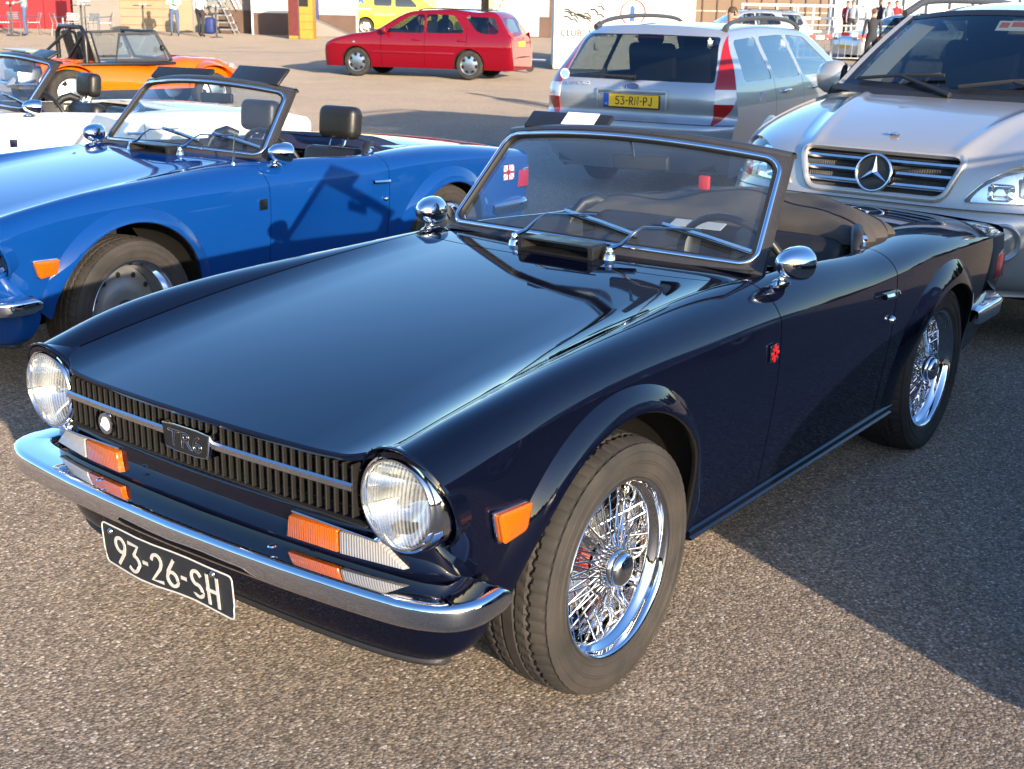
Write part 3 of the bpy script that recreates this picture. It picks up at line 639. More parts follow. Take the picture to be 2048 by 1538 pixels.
        m=M(); cx,cz=.435,.584; p2=[((p[0]-cx)*.93+cx,(p[1]-cz)*.92+cz) for p in pl]; p3=[((p[0]-cx)*.74+cx,(p[1]-cz)*.70+cz) for p in pl]; n=len(pl)
        m.add([(p[0],.7205,p[1]) for p in p2]+[(p[0],.733,p[1]) for p in p2]+[(p[0],.737,p[1]) for p in p3],[(i,(i+1)%n,n+(i+1)%n,n+i) for i in range(n)]+[(n+i,n+(i+1)%n,2*n+(i+1)%n,2*n+i) for i in range(n)]+[tuple(range(2*n,3*n))])
        obj('marker_lens',m if s>0 else m.mirror(),'amber_lens',root,recalc=True,smooth=30)
    # front bumper
    half=[(.757,0),(.754,.15),(.748,.30),(.738,.45),(.722,.60),(.706,.68),(.680,.735),(.645,.768),(.600,.782),(.550,.783),(.505,.779)]
    pth=cspl(np.arange(11),np.array(half))(np.linspace(0,10,71)); pth=np.concatenate([pth[::-1]*[1,-1],pth[1:]])
    def sweep(pth,prof,taper=0):
        T=np.gradient(pth,axis=0); T/=np.linalg.norm(T,axis=1)[:,None]; Nn=np.stack([T[:,1],-T[:,0]],-1); G=[]
        for i in range(len(pth)):
            e=min(i,len(pth)-1-i); f=1 if not taper else min(1,(e+.6)/taper)**.4
            G.append([(pth[i,0]-Nn[i,0]*o*f,pth[i,1]-Nn[i,1]*o*f,.455+(z-.455)*f) for o,z in prof])
        return G
    prof=[(.100,.482),(.098,.4885),(.090,.4905),(.050,.4900),(.020,.4885),(.010,.4870),(.004,.4830),(.001,.4775),(0,.471),(0,.447),(.001,.440),(.005,.433),(.012,.429),(.03,.427)]
    m=M(); G=sweep(pth,prof,5); m.grid(G); m.grid([[p,(np.array(p)*.0+np.array(G[e]).mean(0))] for e in(0,-1) for p in G[e]][:0] or [[p,p] for p in G[0]][:1]) if False else None
    bmp=obj('front_bumper',m,'chrome',root,recalc=True,smooth=60)
    for s in(1,-1):
        for pp,rr in(([(.70,.33*s,.47),(.60,.33*s,.46)],.018),([(.60,.74*s,.475),(.50,.70*s,.47)],.012)): m=M(); m.tube(pp,rr,8); obj('bumper_bracket',m,'black_satin',bmp)
        m=M(); m.lathe([(.0,.004),(.008,.003),(.010,.0)],12,'z',c=(.715,.30*s,.5045)); obj('bumper_bolt',m,'chrome',bmp,recalc=True)
    # number plate
    npl=bpy.data.objects.new('number_plate',None); C.objects.link(npl); npl.parent=root; npl.location=(.772,.004,.383); npl.rotation_euler=(0,.06,0); npl.empty_display_size=.05
    def wavy(m): 
        m.v=[(x-.004*math.sin(y*17)*(z<-.02)-.003*(y/.2)**2,y,z+.0022*math.sin(y*23)) for x,y,z in m.v]; return m
    rr=rround([(-.228,-.052),(.228,-.052),(.228,.052),(-.228,.052)],.014,5)
    def fan(m,poly,x,dx):
        xs=np.linspace(-.228,.228,30); top=lambda y: max(p[1] for p in poly) if abs(y)<.21 else .052-max(0,.014-(.228-abs(y))); G=[]
        for y in xs: G.append([(x+dx,y,-top(y)),(x+dx,y,-top(y)*.33),(x+dx,y,top(y)*.33),(x+dx,y,top(y))])
        m.grid(G); return m
    m=fan(M(),rr,0,0); fan(m,rr,-.0015,0); obj('plate_blank',wavy(m),'plate_black',npl,recalc=True,smooth=60)
    m=M(); ring=[(0,p[0],p[1]) for p in rr]; pts=[]
    for a,b in zip(ring,ring[1:]+ring[:1]):
        for t in np.linspace(0,1,8)[:-1]: pts.append(np.array(a)+(np.array(b)-np.array(a))*t)
    m.tube(pts,.0023,6,closed=True,flat=.7); obj('raised_border',wavy(m),'letter_white',npl,smooth=60)
    m=strokes('93-26-SH',.074,.0084,(.001,.002,-.003),(0,1,0),(0,0,1),(1,0,0),.0016,gap=.15,xs=1.08); obj('characters',wavy(m),'letter_white',npl,smooth=30)
    for y in(-.19,.17):
        m=M(); m.lathe([(.0,.006),(.006,.005),(.008,.0)],10,'x',c=(0,y,.040)); obj('bolt',m,'chrome_dull',npl)
    # sills
    m=M(); G=[]
    for x in np.linspace(-.40,-1.86,40):
        G.append([(x,.664,.272),(x,.684,.274),(x,.690,.268),(x,.691,.256),(x,.687,.246),(x,.676,.240),(x,.60,.236)])
    m.grid(G); m.add([G[0][i] for i in range(7)],[tuple(range(7))]); m.add([G[-1][i] for i in range(7)],[tuple(range(7))]); sa=parts_both('sill',m,P,root,recalc=True)
    m=M(); G=[[(x,.6885,.2475),(x,.6925,.2465),(x,.6935,.243),(x,.690,.2405),(x,.676,.2395)] for x in np.linspace(-.41,-1.85,30)]; m.grid(G); parts_both('sill_trim',m,'chrome_dull',root,recalc=True)
    # underside
    m=M(); m.box((-1.25,0,.30),(3.5,.66,.10)); m.box((-1.12,0,.30),(1.40,1.28,.09)); m.box((.12,0,.52),(.72,.62,.34)); m.box((.55,0,.45),(.10,1.0,.22)); m.box((-2.6,0,.50),(.8,.62,.36)); m.box((-2.85,0,.45),(.35,1.1,.2)); obj('underbody',m,'under_dark',root)
    # door furniture
    for s in(1,-1):
        dd=d1 if s>0 else d2
        m=M(); G=[]
        for x in np.linspace(-1.55,-1.685,16):
            t=(x+1.55)/-.135; h=.010*math.sin(PI*min(1,.12+t*.88))**.5; G.append([(x,.722,.722-.008*t+.010),(x,.722+h+.012,.722-.008*t+.009),(x,.724+h+.014,.722-.008*t),(x,.722+h+.012,.722-.008*t-.009),(x,.722,.722-.008*t-.010)])
        m.grid(G); obj('handle',m if s>0 else m.mirror(),'chrome',dd,recalc=True)
        m=M(); m.lathe([(.0,.740),(.006,.7395),(.011,.736),(.014,.729),(.015,.724)],16,'y',c=(-1.655,0,.625)); obj('lock',m if s>0 else m.mirror(),'chrome',dd,recalc=True)
        # door inner card and cockpit edge
        m=M(); G=[]
        for x in np.linspace(-.80,-1.70,30):
            k=_kf(np.array([x]))[0]; G.append([(x,k[0]+.001,k[1]-.001),(x,k[0]-.012,k[1]-.006),(x,k[0]-.02,k[1]-.03),(x,k[0]-.03,.70),(x,.575,.40)])
        m.grid(G); obj('door_card',m if s>0 else m.mirror(),'black_vinyl',dd,recalc=True)
        # wing mirror
        mr=bpy.data.objects.new('wing_mirror',None); C.objects.link(mr); mr.parent=root; mr.location=(-.905,.658*s,.862); mr.empty_display_size=.05
        m=M(); m.lathe([(.0,.012),(.014,.011),(.022,.006),(.03,.0),(.03,-.006)],24,'z',c=(0,0,0)); m.v=[(x*1.5,y*.9,z) for x,y,z in m.v]; m.tube([(0,0,.008),(-.012,.008*s,.022),(-.030,.018*s,.038)],[.010,.008,.009],10); obj('stalk',m,'chrome',mr,recalc=True)
        m=M(); m.lathe([(.0,.102),(.010,.100),(.022,.092),(.035,.074),(.045,.046),(.0495,.016),(.050,-.004),(.0485,-.010),(.044,-.012)],40,'x'); h=obj('shell',m,'chrome',mr,recalc=True,smooth=60); h.location=(-.055,.034*s,.054); h.rotation_euler=(0,-.12,-.22*s)
        m=M(); m.lathe([(.0,-.009),(.045,-.009)],32,'x'); g_=obj('glass',m,'mirror_glass',mr,recalc=True); g_.location=(-.055,.034*s,.054); g_.rotation_euler=(0,-.12,-.22*s)
        # B-post finisher with hood latch
        m=M(); m.tube([(-1.66,.60*s,.852),(-1.70,.585*s,.858),(-1.73,.568*s,.870)],[.007,.010,.009],8); m.lathe([(.0,.012),(.012,.010),(.017,.002),(.016,-.006)],16,'z',c=(-1.715,.575*s,.872)); obj('hood_latch',m,'chrome',root)
        m=M(); m.tube([(-1.63,.582*s,.79),(-1.66,.578*s,.835),(-1.70,.560*s,.872),(-1.75,.54*s,.885),(-1.80,.50*s,.86)],[.010,.018,.022,.024,.02],10,flat=1.3); obj('hood_frame_cover',m,'black_vinyl',root,smooth=60)
        # rear lamps
        m=M(); m.box((-3.055,.645*s,.590),(.15,.035,.125)); lp=obj('rear_lamp',m,'chrome',root,bevel=.008)
        m=M(); m.box((-3.065,.658*s,.590),(.115,.02,.105)); obj('lens',m,'red_lens',lp,bevel=.006)
        m=M(); m.box((-3.135,.50*s,.605),(.03,.30,.115)); lp=obj('tail_lamp',m,'red_lens',root,bevel=.008)
    # wing emblem with small flag
    for s in(1,-1):
        m=M(); m.prism(rround([(-.785,.672),(-.735,.672),(-.735,.722),(-.785,.722)],.004,2),(0,.7245,0),(1,0,0),(0,0,1),(0,1,0),.003); e=obj('wing_emblem',m if s>0 else m.mirror(),'chrome_dull',root,recalc=True)
        m=M(); cx,cz=-.76,.697
        for ka,a in enumerate(np.linspace(0,PI,5)[:-1]): ribbon(m,[(-.022*math.cos(a),-.022*math.sin(a)),(.022*math.cos(a),.022*math.sin(a))],.0045 if ka%2 else .0075,(cx,.7278,cz),(1,0,0),(0,0,1),(0,1,0),.0012)
        obj('emblem_flag',m if s>0 else m.mirror(),'red_lens',e,recalc=True)
    # rear bumper
    half=[(-3.205,0),(-3.20,.2),(-3.185,.42),(-3.16,.58),(-3.125,.655),(-3.06,.70),(-2.95,.712),(-2.82,.712),(-2.70,.708)]
    pth=cspl(np.arange(9),np.array(half))(np.linspace(0,8,61)); pth=np.concatenate([pth[::-1]*[1,-1],pth[1:]])[::-1]
    m=M(); G=sweep(pth,[(.07,.478),(.04,.476),(.012,.470),(.002,.460),(0,.45),(0,.412),(.003,.402),(.012,.395),(.03,.392)],5); m.grid(G); obj('rear_bumper',m,'chrome',root,recalc=True,smooth=60)
    # windscreen
    ws=bpy.data.objects.new('windscreen',None); C.objects.link(ws); ws.parent=root; ws.empty_display_size=.1
    m=M(); us=np.linspace(-1,1,111); hole=lambda P_,u,v: -srect(u,v,.960,-.015,.928,.050)
    tsurf(screen_fn,us,np.linspace(-.20,1,51),[hole],flange=.022,m=m)
    back=lambda a,s: screen_fn(a,s)+np.array((-.020,0,-.012)); tsurf(back,us,np.linspace(-.20,1,40),[hole],flip=True,m=m); obj('frame',m,'screen_frame',ws)
    # header cap
    m=M(); G=[]
    for a in np.linspace(-1,1,51):
        p=screen_fn(np.array([a]),np.array([1.]))[0]; G.append([p+np.array(q) for q in((.010,0,-.008),(.006,0,.002),(-.006,0,.007),(-.022,0,.005),(-.034,0,-.004),(-.034,0,-.016))])
    m.grid(G); obj('header_cap',m,'screen_frame',ws,recalc=True)
    m=M(); pts=[]
    hx,hy,r=.960*.563,.4715*.41,.050; cs=.4565
    for cxs,cys,a0 in((1,1,0),(-1,1,90),(-1,-1,180),(1,-1,270)):
        for t in np.linspace(a0,a0+90,12): pts.append((cxs*(hx-r)+r*math.cos(math.radians(t)),cys*(hy-r)+r*math.sin(math.radians(t))))
    full=[]
    for p,q in zip(pts,pts[1:]+pts[:1]):
        nn=max(1,int(np.hypot(q[0]-p[0],q[1]-p[1])/.03))
        for k in range(nn): full.append((p[0]+(q[0]-p[0])*k/nn,p[1]+(q[1]-p[1])*k/nn))
    full=np.array(full); Pp=screen_fn(full[:,0]/.563,full[:,1]/.41+cs)+np.array((.004,0,.002)); m.tube(Pp,.0082,8,closed=True); obj('chrome_trim',m,'chrome',ws,smooth=60)
    ps=Pp-(Pp-Pp.mean(0))*.022+np.array((-.004,0,-.002)); m=M(); m.tube(ps,.010,6,closed=True,flat=1.2); obj('rubber_seal',m,'rubber_seal',ws,smooth=60)
    gl=tsurf(lambda a,s: screen_fn(a,s)+np.array((-.008,0,-.004)),np.linspace(-.965,.965,60),np.linspace(-.02,.932,30),[lambda P_,u,v: srect(u,v,.960,-.015,.928,.050)],flip=True); obj('glass',gl,'screen_glass',ws)
    # rear-view mirror hung from the header
    m=M(); a=screen_fn(np.array([.0]),np.array([.93]))[0]+np.array((-.03,0,0)); m.tube([a,a+np.array((-.02,0,-.04)),a+np.array((-.035,.0,-.075))],.005,8); obj('mirror_stem',m,'chrome',ws)
    m=M(); m.box(tuple(a+np.array((-.045,.02,-.085))),(.022,.19,.05),rot=rz(.25)); obj('rear_view_mirror',m,'black_plastic',ws,bevel=.009,seg=3)
    # fresh-air vent flap
    v=bpy.data.objects.new('air_vent',None); C.objects.link(v); v.parent=root; v.location=(-.745,.0,.878); v.empty_display_size=.05
    m=M(); o=rround([(-.138,.0),(.138,.0),(.138,.044),(-.138,.044)],[.004,.004,.016,.016],4); n_=len(o); sh=lambda k,x,f: [(x,p[0]*f,p[1]*f+.004) for p in o]
    R0=sh(0,.030,1.0); R1=sh(0,-.075,.90); I0=[(.032,p[0]*.90,p[1]*.70+.012) for p in o]; I1=[(-.05,p[0]*.80,p[1]*.55+.012) for p in o]
    m.add(R1+R0+I0+I1,[(k*n_+i,k*n_+(i+1)%n_,(k+1)*n_+(i+1)%n_,(k+1)*n_+i) for k in range(3) for i in range(n_)]+[tuple(3*n_+i for i in range(n_))]); obj('housing',m,'black_satin',v,recalc=True,smooth=40)
    # wipers
    for y0,th,Lr,dy in((.165,1,.34,.0),(-.190,1,.34,0.)):
        wp=bpy.data.objects.new('wiper',None); C.objects.link(wp); wp.parent=root; wp.location=(0,0,0); wp.empty_display_size=.05
        base=np.array((-.768,y0,.892)); sp=lambda a,s,o=.022: screen_fn(np.array([a]),np.array([s]))[0]+np.array((o,0,o*.5))
        m=M(); m.lathe([(.0,.030),(.010,.028),(.013,.018),(.013,.010),(.017,.008),(.020,.0),(.022,-.008)],16,'z',c=tuple(base)); obj('spindle',m,'chrome',wp,recalc=True)
        a0=y0/.593; e=sp(a0+.40,.20,.026); k1=sp(a0+.12,.13,.05); m=M(); m.tube([base+np.array((-.004,0,.024)),base+np.array((-.02,.03,.040)),.5*(base+k1)+np.array((-.01,.02,.03)),k1,e],[.012,.009,.0055,.005,.004],8,flat=.7); obj('arm',m,'chrome_dull',wp,smooth=60)
        p0=sp(a0+.18,.205,.018); p1=sp(a0+.66,.085,.016); m=M(); m.tube([p0,.5*(p0+p1)+np.array((.004,0,.004)),p1],.0045,6,flat=1.6); obj('blade',m,'chrome_dull',wp)
        m=M(); m.tube([p0+np.array((-.006,0,-.006)),.5*(p0+p1)+np.array((-.004,0,-.004)),p1+np.array((-.006,0,-.006))],.004,5,flat=2); obj('rubber',m,'rubber_seal',wp)
    # cockpit
    ck=bpy.data.objects.new('cockpit',None); C.objects.link(ck); ck.parent=root; ck.empty_display_size=.1
    m=M(); m.box((-1.35,0,.345),(1.25,1.16,.03)); m.box((-1.99,0,.60),(.03,1.10,.46)); m.box((-.80,0,.58),(.03,1.14,.42)); obj('tub',m,'black_vinyl',ck)
    m=M(); G=[]
    for y in np.linspace(-.575,.575,31):
        G.append([(-.86,y,.885),(-.97,y,.888),(-1.03,y,.880),(-1.045,y,.860),(-1.04,y,.76),(-1.0,y,.66)])
    m.grid(G); obj('dashboard',m,'black_vinyl',ck,recalc=True)
    for y in(.20,.36,.44,0,-.08):
        m=M(); m.lathe([(.0,.002),(.034,.002),(.038,.008),(.041,.006),(.042,.0)],24,'x',c=(0,0,0)); g_=obj('dial',m,'chrome_dull',ck); g_.location=(-1.047,y,.80); g_.rotation_euler=(0,PI,0)
    m=M(); m.box((-1.45,0,.45),(.7,.16,.16)); obj('centre_tunnel',m,'black_vinyl',ck,bevel=.03)
    for s in(1,-1):
        st=bpy.data.objects.new('seat',None); C.objects.link(st); st.parent=root; st.location=(-1.50,.30*s,.36); st.empty_display_size=.05
        m=M(); m.box((.12,0,.10),(.50,.46,.16)); obj('cushion',m,'black_vinyl',st,bevel=.05,seg=3)
        m=M(); m.box((-.22,0,.28),(.13,.44,.44),rot=np.array(Matrix.Rotation(-.28,3,'Y'))); obj('backrest',m,'black_vinyl',st,bevel=.05,seg=3)
    swc=np.array((-1.225,.345,.815)); m=M(); R_=rotm((0,1,0),(.42,0,.9)); pts=[swc+R_@np.array((.19*math.cos(t),.19*math.sin(t),0)) for t in np.linspace(0,2*PI,41)[:-1]]
    sw=bpy.data.objects.new('steering_wheel',None); C.objects.link(sw); sw.parent=root; sw.empty_display_size=.05
    m.tube(pts,.0125,10,closed=True); obj('rim',m,'black_vinyl',sw,smooth=60)
    m=M()
    for a in(-.5,PI/2*3,PI+.5): m.tube([swc+R_@np.array((.03*math.cos(a),.03*math.sin(a),-.02)),swc+R_@np.array((.185*math.cos(a),.185*math.sin(a),0))],[.010,.007],6,flat=.4)
    m.tube([swc+np.array((.02,0,-.01)),swc+np.array((.20,0,-.08))],.025,12); obj('spokes_and_column',m,'black_satin',sw)
    return root
mat('plate_black',(.018,.021,.026),.45); vary(MATS['plate_black'],40,.3,.1,200)
mat('dusty_black',(.0045,.0041,.0038),.6); vary(MATS['dusty_black'],40,.5)
CAR=make_roadster()
tag(CAR,'dark navy convertible with chrome wire wheels and black number plate, nearest the camera','car')
for x,y in((0,1),(-2.24,1),(0,-1),(-2.24,-1)): make_wheel(CAR,x,.628*y if x==0 else .596*y,y,True)
mat('beige_paper',(.36,.36,.35),.7); vary(MATS['beige_paper'],20,.1)
mat('tape_red0',(.45,.02,.02),.5); vary(MATS['tape_red0'],20,.1)
# ================================================================== the two other roadsters and what lies in the cockpits
def cloth_bundle(name,parent,matname,x0,x1,yw,zb,h,seed,lump=.02):
    """folded hood lying across the rear of the cockpit"""
    r=np.random.default_rng(seed); ph=r.uniform(0,6,8); m=M(); G=[]
    for a in np.sin(np.linspace(-PI/2,PI/2,110)):
        y=a*yw; e=max(0,1-abs(a)**5)**.5; row=[]
        bow=-.10*(1-a*a)
        for t in np.linspace(0,PI,34):
            hh=h*(.80+.16*math.sin(2.1*a+ph[0])+.10*math.sin(5*a+ph[1]))
            x=.5*(x0+x1)+bow+.5*(x0-x1)*math.cos(t)*(.9+.1*e); z=zb+hh*e*math.sin(t)**.6
            l=lump*e*(math.sin(7*a+3*t+ph[2])*.5+math.sin(13*a-4*t+ph[3])*.3+math.sin(3*a+7*t+ph[4])*.35)
            cr=abs(math.sin(2.6*a+1.4*t+ph[6]))**.35*abs(math.sin(1.3*t-2.2*a+ph[7]))**.4; l+=lump*.9*e*(cr-.7)
            row.append((x-l*.6*-math.cos(t),y+.01*math.sin(9*t+ph[5]),z+l*math.sin(t)))
        G.append(row)
    m.grid(G); o=obj(name,m,matname,parent,recalc=True,smooth=80)
    for c_ in(11,22): m=M(); m.tube([np.array(r_[c_])+np.array((.001,0,.002)) for r_ in G[4:-4]],.0035,6); obj('seam',m,'black_vinyl',o,smooth=60)
    return o
cloth_bundle('folded_hood',CAR,'hood_cloth',-1.70,-2.06,.565,.842,.122,3,.016)
m=M(); m.box((-1.950,-0.169,0.967),(.02,.045,.055)); obj('red_strap_tag',m,'tape_red0',CAR,bevel=.006)
def visor(parent,y,w=.36,tilt=.9,mt='black_vinyl',h=.115):
    m=M(); m.box((0,0,h/2),(.018,w,h)); o=obj('sun_visor',m,mt,parent,bevel=.008,seg=3); a=y/.533
    p=screen_fn(np.array([a]),np.array([1.0]))[0]; o.location=(p[0]-.045,y,p[2]-.012); o.rotation_euler=(0,-tilt,-.25*a); return o
vs=visor(CAR,-.30,.31,1.0,h=.085); m=M(); m.box((.0105,.045,.048),(.001,.12,.066)); tag(obj('paper_card',m,'white_paper',vs),'white card tucked into the sun visor')
m=M(); m.box((-1.70,-.05,.850),(.06,.20,.004),rot=rz(.1)@np.array(Matrix.Rotation(.25,3,'Y'))); 
tag(obj('paper_sheet',m,'beige_paper',smooth=0),'white sheet of paper lying against the folded hood of the navy convertible','paper')  # pale sheet added for a whitish shape of unknown origin behind the screen
BLUE=copy_tree(CAR,None,{'paint_navy':'paint_blue'},skip=('wheel','number_plate','folded_hood','sun_visor','red_strap_tag','emblem_flag'))
BLUE.location=(-.78,-2.955,0); BLUE.rotation_euler=(0,0,.06); tag(BLUE,'bright blue convertible with blue hood cover and black headrests, beside the navy one','car','classic convertibles in a row')
CAR['group']='classic convertibles in a row'
for x,y in((0,1),(-2.24,1),(0,-1),(-2.24,-1)): make_wheel(BLUE,x,.607*y if x==0 else .590*y,y,False)
def headrest(car,y,x=-1.79,z=.985):
    m=M(); m.box((0,0,0),(.105,.26,.175)); o=obj('headrest',m,'black_vinyl',car,bevel=.042,seg=4); o.location=(x,y,z); o.rotation_euler=(0,-.1,0)
    for k in(-.05,.05):
        m=M(); m.tube([(0,k,-.07),(.05,k,-.20)],.006,8); obj('post',m,'chrome',o)
for y in(.30,-.30): headrest(BLUE,y)
visor(BLUE,-.27,.38,.95,h=.085); visor(BLUE,.27,.40,.80,h=.11)
cloth_bundle('folded_hood',BLUE,'blue_cloth',-1.83,-2.14,.575,.80,.085,8,.006)
# flag sticker on the blue rear wing, aerial on the front wing
def sticker(car):
    k=_kf(np.array([-2.86]))[0]; e=bpy.data.objects.new('flag_sticker',None); C.objects.link(e); e.parent=car; e.location=(-2.86,.691,.645); e.rotation_euler=(0,0,-.085); e.empty_display_size=.03
    m=M(); m.box((0,0,0),(.105,.002,.085)); obj('field',m,'white_paper',e,smooth=0)
    m=M(); 
    for a,b,w_ in(((-.05,0),(.05,0),.016),((0,-.04),(0,.04),.016),((-.05,-.04),(.05,.04),.007),((-.05,.04),(.05,-.04),.007)): ribbon(m,[a,b],w_,(0,.0012,0),(1,0,0),(0,0,1),(0,1,0),.0008)
    obj('red_cross',m,'red_lens',e,smooth=0,recalc=True)
sticker(BLUE)
m=M(); m.tube([(-.70,.60,.875),(-.70,.61,.97),(-.706,.612,1.03)],[.005,.0035,.002],8); m.lathe([(.0,.02),(.008,.016),(.012,.0)],12,'z',c=(-.70,.60,.872)); obj('aerial',m,'chrome_dull',BLUE)
WHITE=copy_tree(CAR,None,{'paint_navy':'paint_white'},skip=('wheel','number_plate','folded_hood','sun_visor','red_strap_tag','emblem_flag'))
WHITE.location=(-1.56,-6.18,.0); WHITE.rotation_euler=(0,0,-.157); tag(WHITE,'white convertible with dark windscreen frame behind the blue one, at the left edge','car','classic convertibles in a row')
for x,y in((0,1),(-2.24,1),(0,-1),(-2.24,-1)): make_wheel(WHITE,x,.607*y if x==0 else .590*y,y,False)
visor(WHITE,.27,.40,1.1,h=.10)
headrest(WHITE,-.30)
m=M(); pl=[(-.11,0),(-.09,.03),(-.05,.045),(0,.05),(.07,.035),(.11,.0),(.05,-.012),(-.03,-.022),(-.08,-.02)]
m.prism(pl,(0,0,0),(0,1,0),(0,0,1),(1,0,0),.0015); st=obj('screen_sticker',m,'letter_white',WHITE,smooth=0); p=screen_fn(np.array([.45]),np.array([.42]))[0]; st.location=tuple(p+np.array((.002,0,0))); st.rotation_euler=(0,-.72,-.2)
# ================================================================== modern vehicles
paint('paint_silver',(.36,.39,.43),.5,.34); paint('paint_silver_warm',(.45,.435,.41),.5,.34); paint('paint_red',(.16,.003,.010),0,.3); paint('paint_graphite',(.045,.042,.040),.4,.32); paint('paint_yellow',(.46,.40,.045),0,.35); paint('paint_pale',(.42,.45,.48),.6,.3); paint('paint_orange',(.62,.11,.003),0,.25)
mat('beige_trim',(.42,.40,.33),.8); vary(MATS['beige_trim'],10,.06); mat('grey_plastic',(.045,.046,.05),.45); vary(MATS['grey_plastic'],30,.15); mat('fabric_dark',(.022,.024,.028),.9); vary(MATS['fabric_dark'],30,.2)
mat('orange_print',(.75,.18,.08),.6); vary(MATS['orange_print'],30,.1); mat('skin',(.42,.22,.15),.55); vary(MATS['skin'],20,.1); mat('blue_oval',(.02,.05,.2),.3,0,.6); vary(MATS['blue_oval'],20,.1)
SW={}
def simple_wheel(parent,x,y,R,side,w=.19,spokes=7,mt='aluminium',dark=False):
    key=(R,w,spokes,mt); hub=bpy.data.objects.new('wheel',None); C.objects.link(hub); hub.parent=parent; hub.location=(x,y,R-.003); hub.rotation_mode='YXZ'; hub.rotation_euler=(0,random.uniform(0,6),PI if side<0 else 0); hub.empty_display_size=.1
    if key not in SW:
        h=w/2; r=R*.66; L=[]
        m=M(); m.lathe([(r,h*.80),(r+.012,h*.95),(R*.84,h*1.0),(R*.94,h*.95),(R-.006,h*.80),(R,h*.55),(R,-h*.55),(R-.006,-h*.8),(R*.84,-h),(r,-h*.8)],48); L.append(('tyre',m,'tyre_rubber'))
        m=M(); m.lathe([(r+.002,h*.78),(r,h*.86),(r-.010,h*.84),(r-.02,h*.70),(r*.55,h*.84),(r*.3,h*.92),(.0,h*.93)],42); L.append(('wheel_cover',m,mt))
        m=M()
        for k in range(spokes):
            a=2*PI*k/spokes; c,s=math.cos(a),math.sin(a)
            q=[(r*.90,-.045),(r*.90,.045),(r*.62,.022),(r*.62,-.022)]; m.prism([(p[0]*c-p[1]*s,p[0]*s+p[1]*c) for p in q],(0,h*.83,0),(1,0,0),(0,0,1),(0,1,0),.004)
        L.append(('cover_slots',m,'black_matte')); SW[key]=[(n,obj(n,m,mm,hub,recalc=True)) for n,m,mm in L]; kind(SW[key][2][1],'stuff')
    else:
        for n,o in SW[key]: c=o.copy(); C.objects.link(c); c.parent=hub
    return hub
class Slab:
    """car body from a side silhouette: side skins are a height field over (x,z), the top follows the silhouette"""
    def __init__(s,root,mt,top,zbot,wz,xr,xf,rr=.45,rf=.55,n=4.5,edge=.09,rmin=.86,fmin=.62):
        s.rmin,s.fmin=rmin,fmin
        s.root=root; s.mt=mt; s.ztop=top; s.zb=zbot; s.wz=cspl([p[0] for p in wz],[p[1] for p in wz]); s.xr,s.xf,s.rr,s.rf,s.n,s.edge=xr,xf,rr,rf,n,edge
        t=np.linspace(0,1,60); s.xs=np.unique(np.concatenate([xr+rr*(1-np.cos(t*PI/2)),np.linspace(xr+rr,xf-rf,90),xf-rf*(1-np.sin(t*PI/2))]))
    def plan(s,x):
        a=np.clip((s.xr+s.rr-x)/s.rr,0,1); b=np.clip((x-(s.xf-s.rf))/s.rf,0,1); n=s.n; return (s.rmin+(1-s.rmin)*(1-a**n)**(1/n))*(s.fmin+(1-s.fmin)*(1-b**n)**(1/n))
    def W(s,x,z):
        zt=s.ztop(x); e=s.edge; q=np.clip((z-(zt-e))/e,0,1); return (s.wz(z)-e*.9*(1-np.sqrt(np.clip(1-q*q,0,1))))*s.plan(x)
    def sidefn(s,x,v):
        zt=s.ztop(x); vv=1-(1-v)**1.0; z=s.zb+(zt-s.zb)*vv; return np.column_stack([x,s.W(x,z),z])
    def topfn(s,x,a):
        zt=s.ztop(x); w_=s.W(x,zt); return np.column_stack([x,a*w_,zt+.035*w_*(1-a*a)])
    def side(s,name,x0,x1,clips=(),mt=None,sides=(1,-1),parent=None,fl=.01,off=0):
        xs=np.concatenate([[x0],s.xs[(s.xs>x0+.002)&(s.xs<x1-.002)],[x1]]); v=np.concatenate([np.linspace(0,.8,40),.8+.2*np.sin(np.linspace(0,PI/2,14))[1:]])
        fn=(lambda u,v: s.sidefn(u,v)-np.array((0,off,0))) if off else s.sidefn
        m=tsurf(fn,xs,v,list(clips),flip=True,flange=fl); R=[]
        for q in sides: R.append(obj(name,m if q>0 else m.mirror(),mt or s.mt,parent or s.root,recalc=False))
        return R
    def caps(s):
        for nm,x in(('rear_panel',s.xr),('front_panel',s.xf)):
            z1=float(s.ztop(np.array([x]))[0]); m=M(); m.grid([[(x,a*float(s.W(np.array([x]),np.array([z]))[0]),z) for a in np.linspace(-1,1,15)] for z in np.linspace(s.zb,z1,9)]); obj(nm,m,s.mt,s.root,recalc=True)
    def top(s,name,x0,x1,clips=(),mt=None,parent=None,off=0,fl=.008):
        xs=np.concatenate([[x0],s.xs[(s.xs>x0+.002)&(s.xs<x1-.002)],[x1]]); fn=(lambda u,v: s.topfn(u,v)-np.array((0,0,off))) if off else s.topfn
        return obj(name,tsurf(fn,xs,np.linspace(-1,1,41),list(clips),flip=False,flange=fl),mt or s.mt,parent or s.root)
win=lambda poly: (lambda f: (lambda P,u,v: f(P[:,0],P[:,2])))(inpoly(poly))
nwin=lambda poly: (lambda f: (lambda P,u,v: -f(P[:,0],P[:,2])))(inpoly(poly))
arch=lambda cx,cz,r: (lambda P,u,v: np.hypot(P[:,0]-cx,P[:,2]-cz)-r)
def arch_lining(root,cx,cz,r,y):
    for s in(1,-1):
        m=M(); m.grid([[(cx+r*math.cos(t),s*y,cz+r*math.sin(t)),(cx+r*math.cos(t),s*(y-.30),cz+r*math.sin(t))] for t in np.linspace(-.3,PI+.3,24)]); m.grid([[(cx,s*(y-.3),cz),(cx+r*math.cos(t),s*(y-.3),cz+r*math.sin(t))] for t in np.linspace(-.3,PI+.3,24)]); obj('arch_lining',m,'under_dark',root,smooth=0)
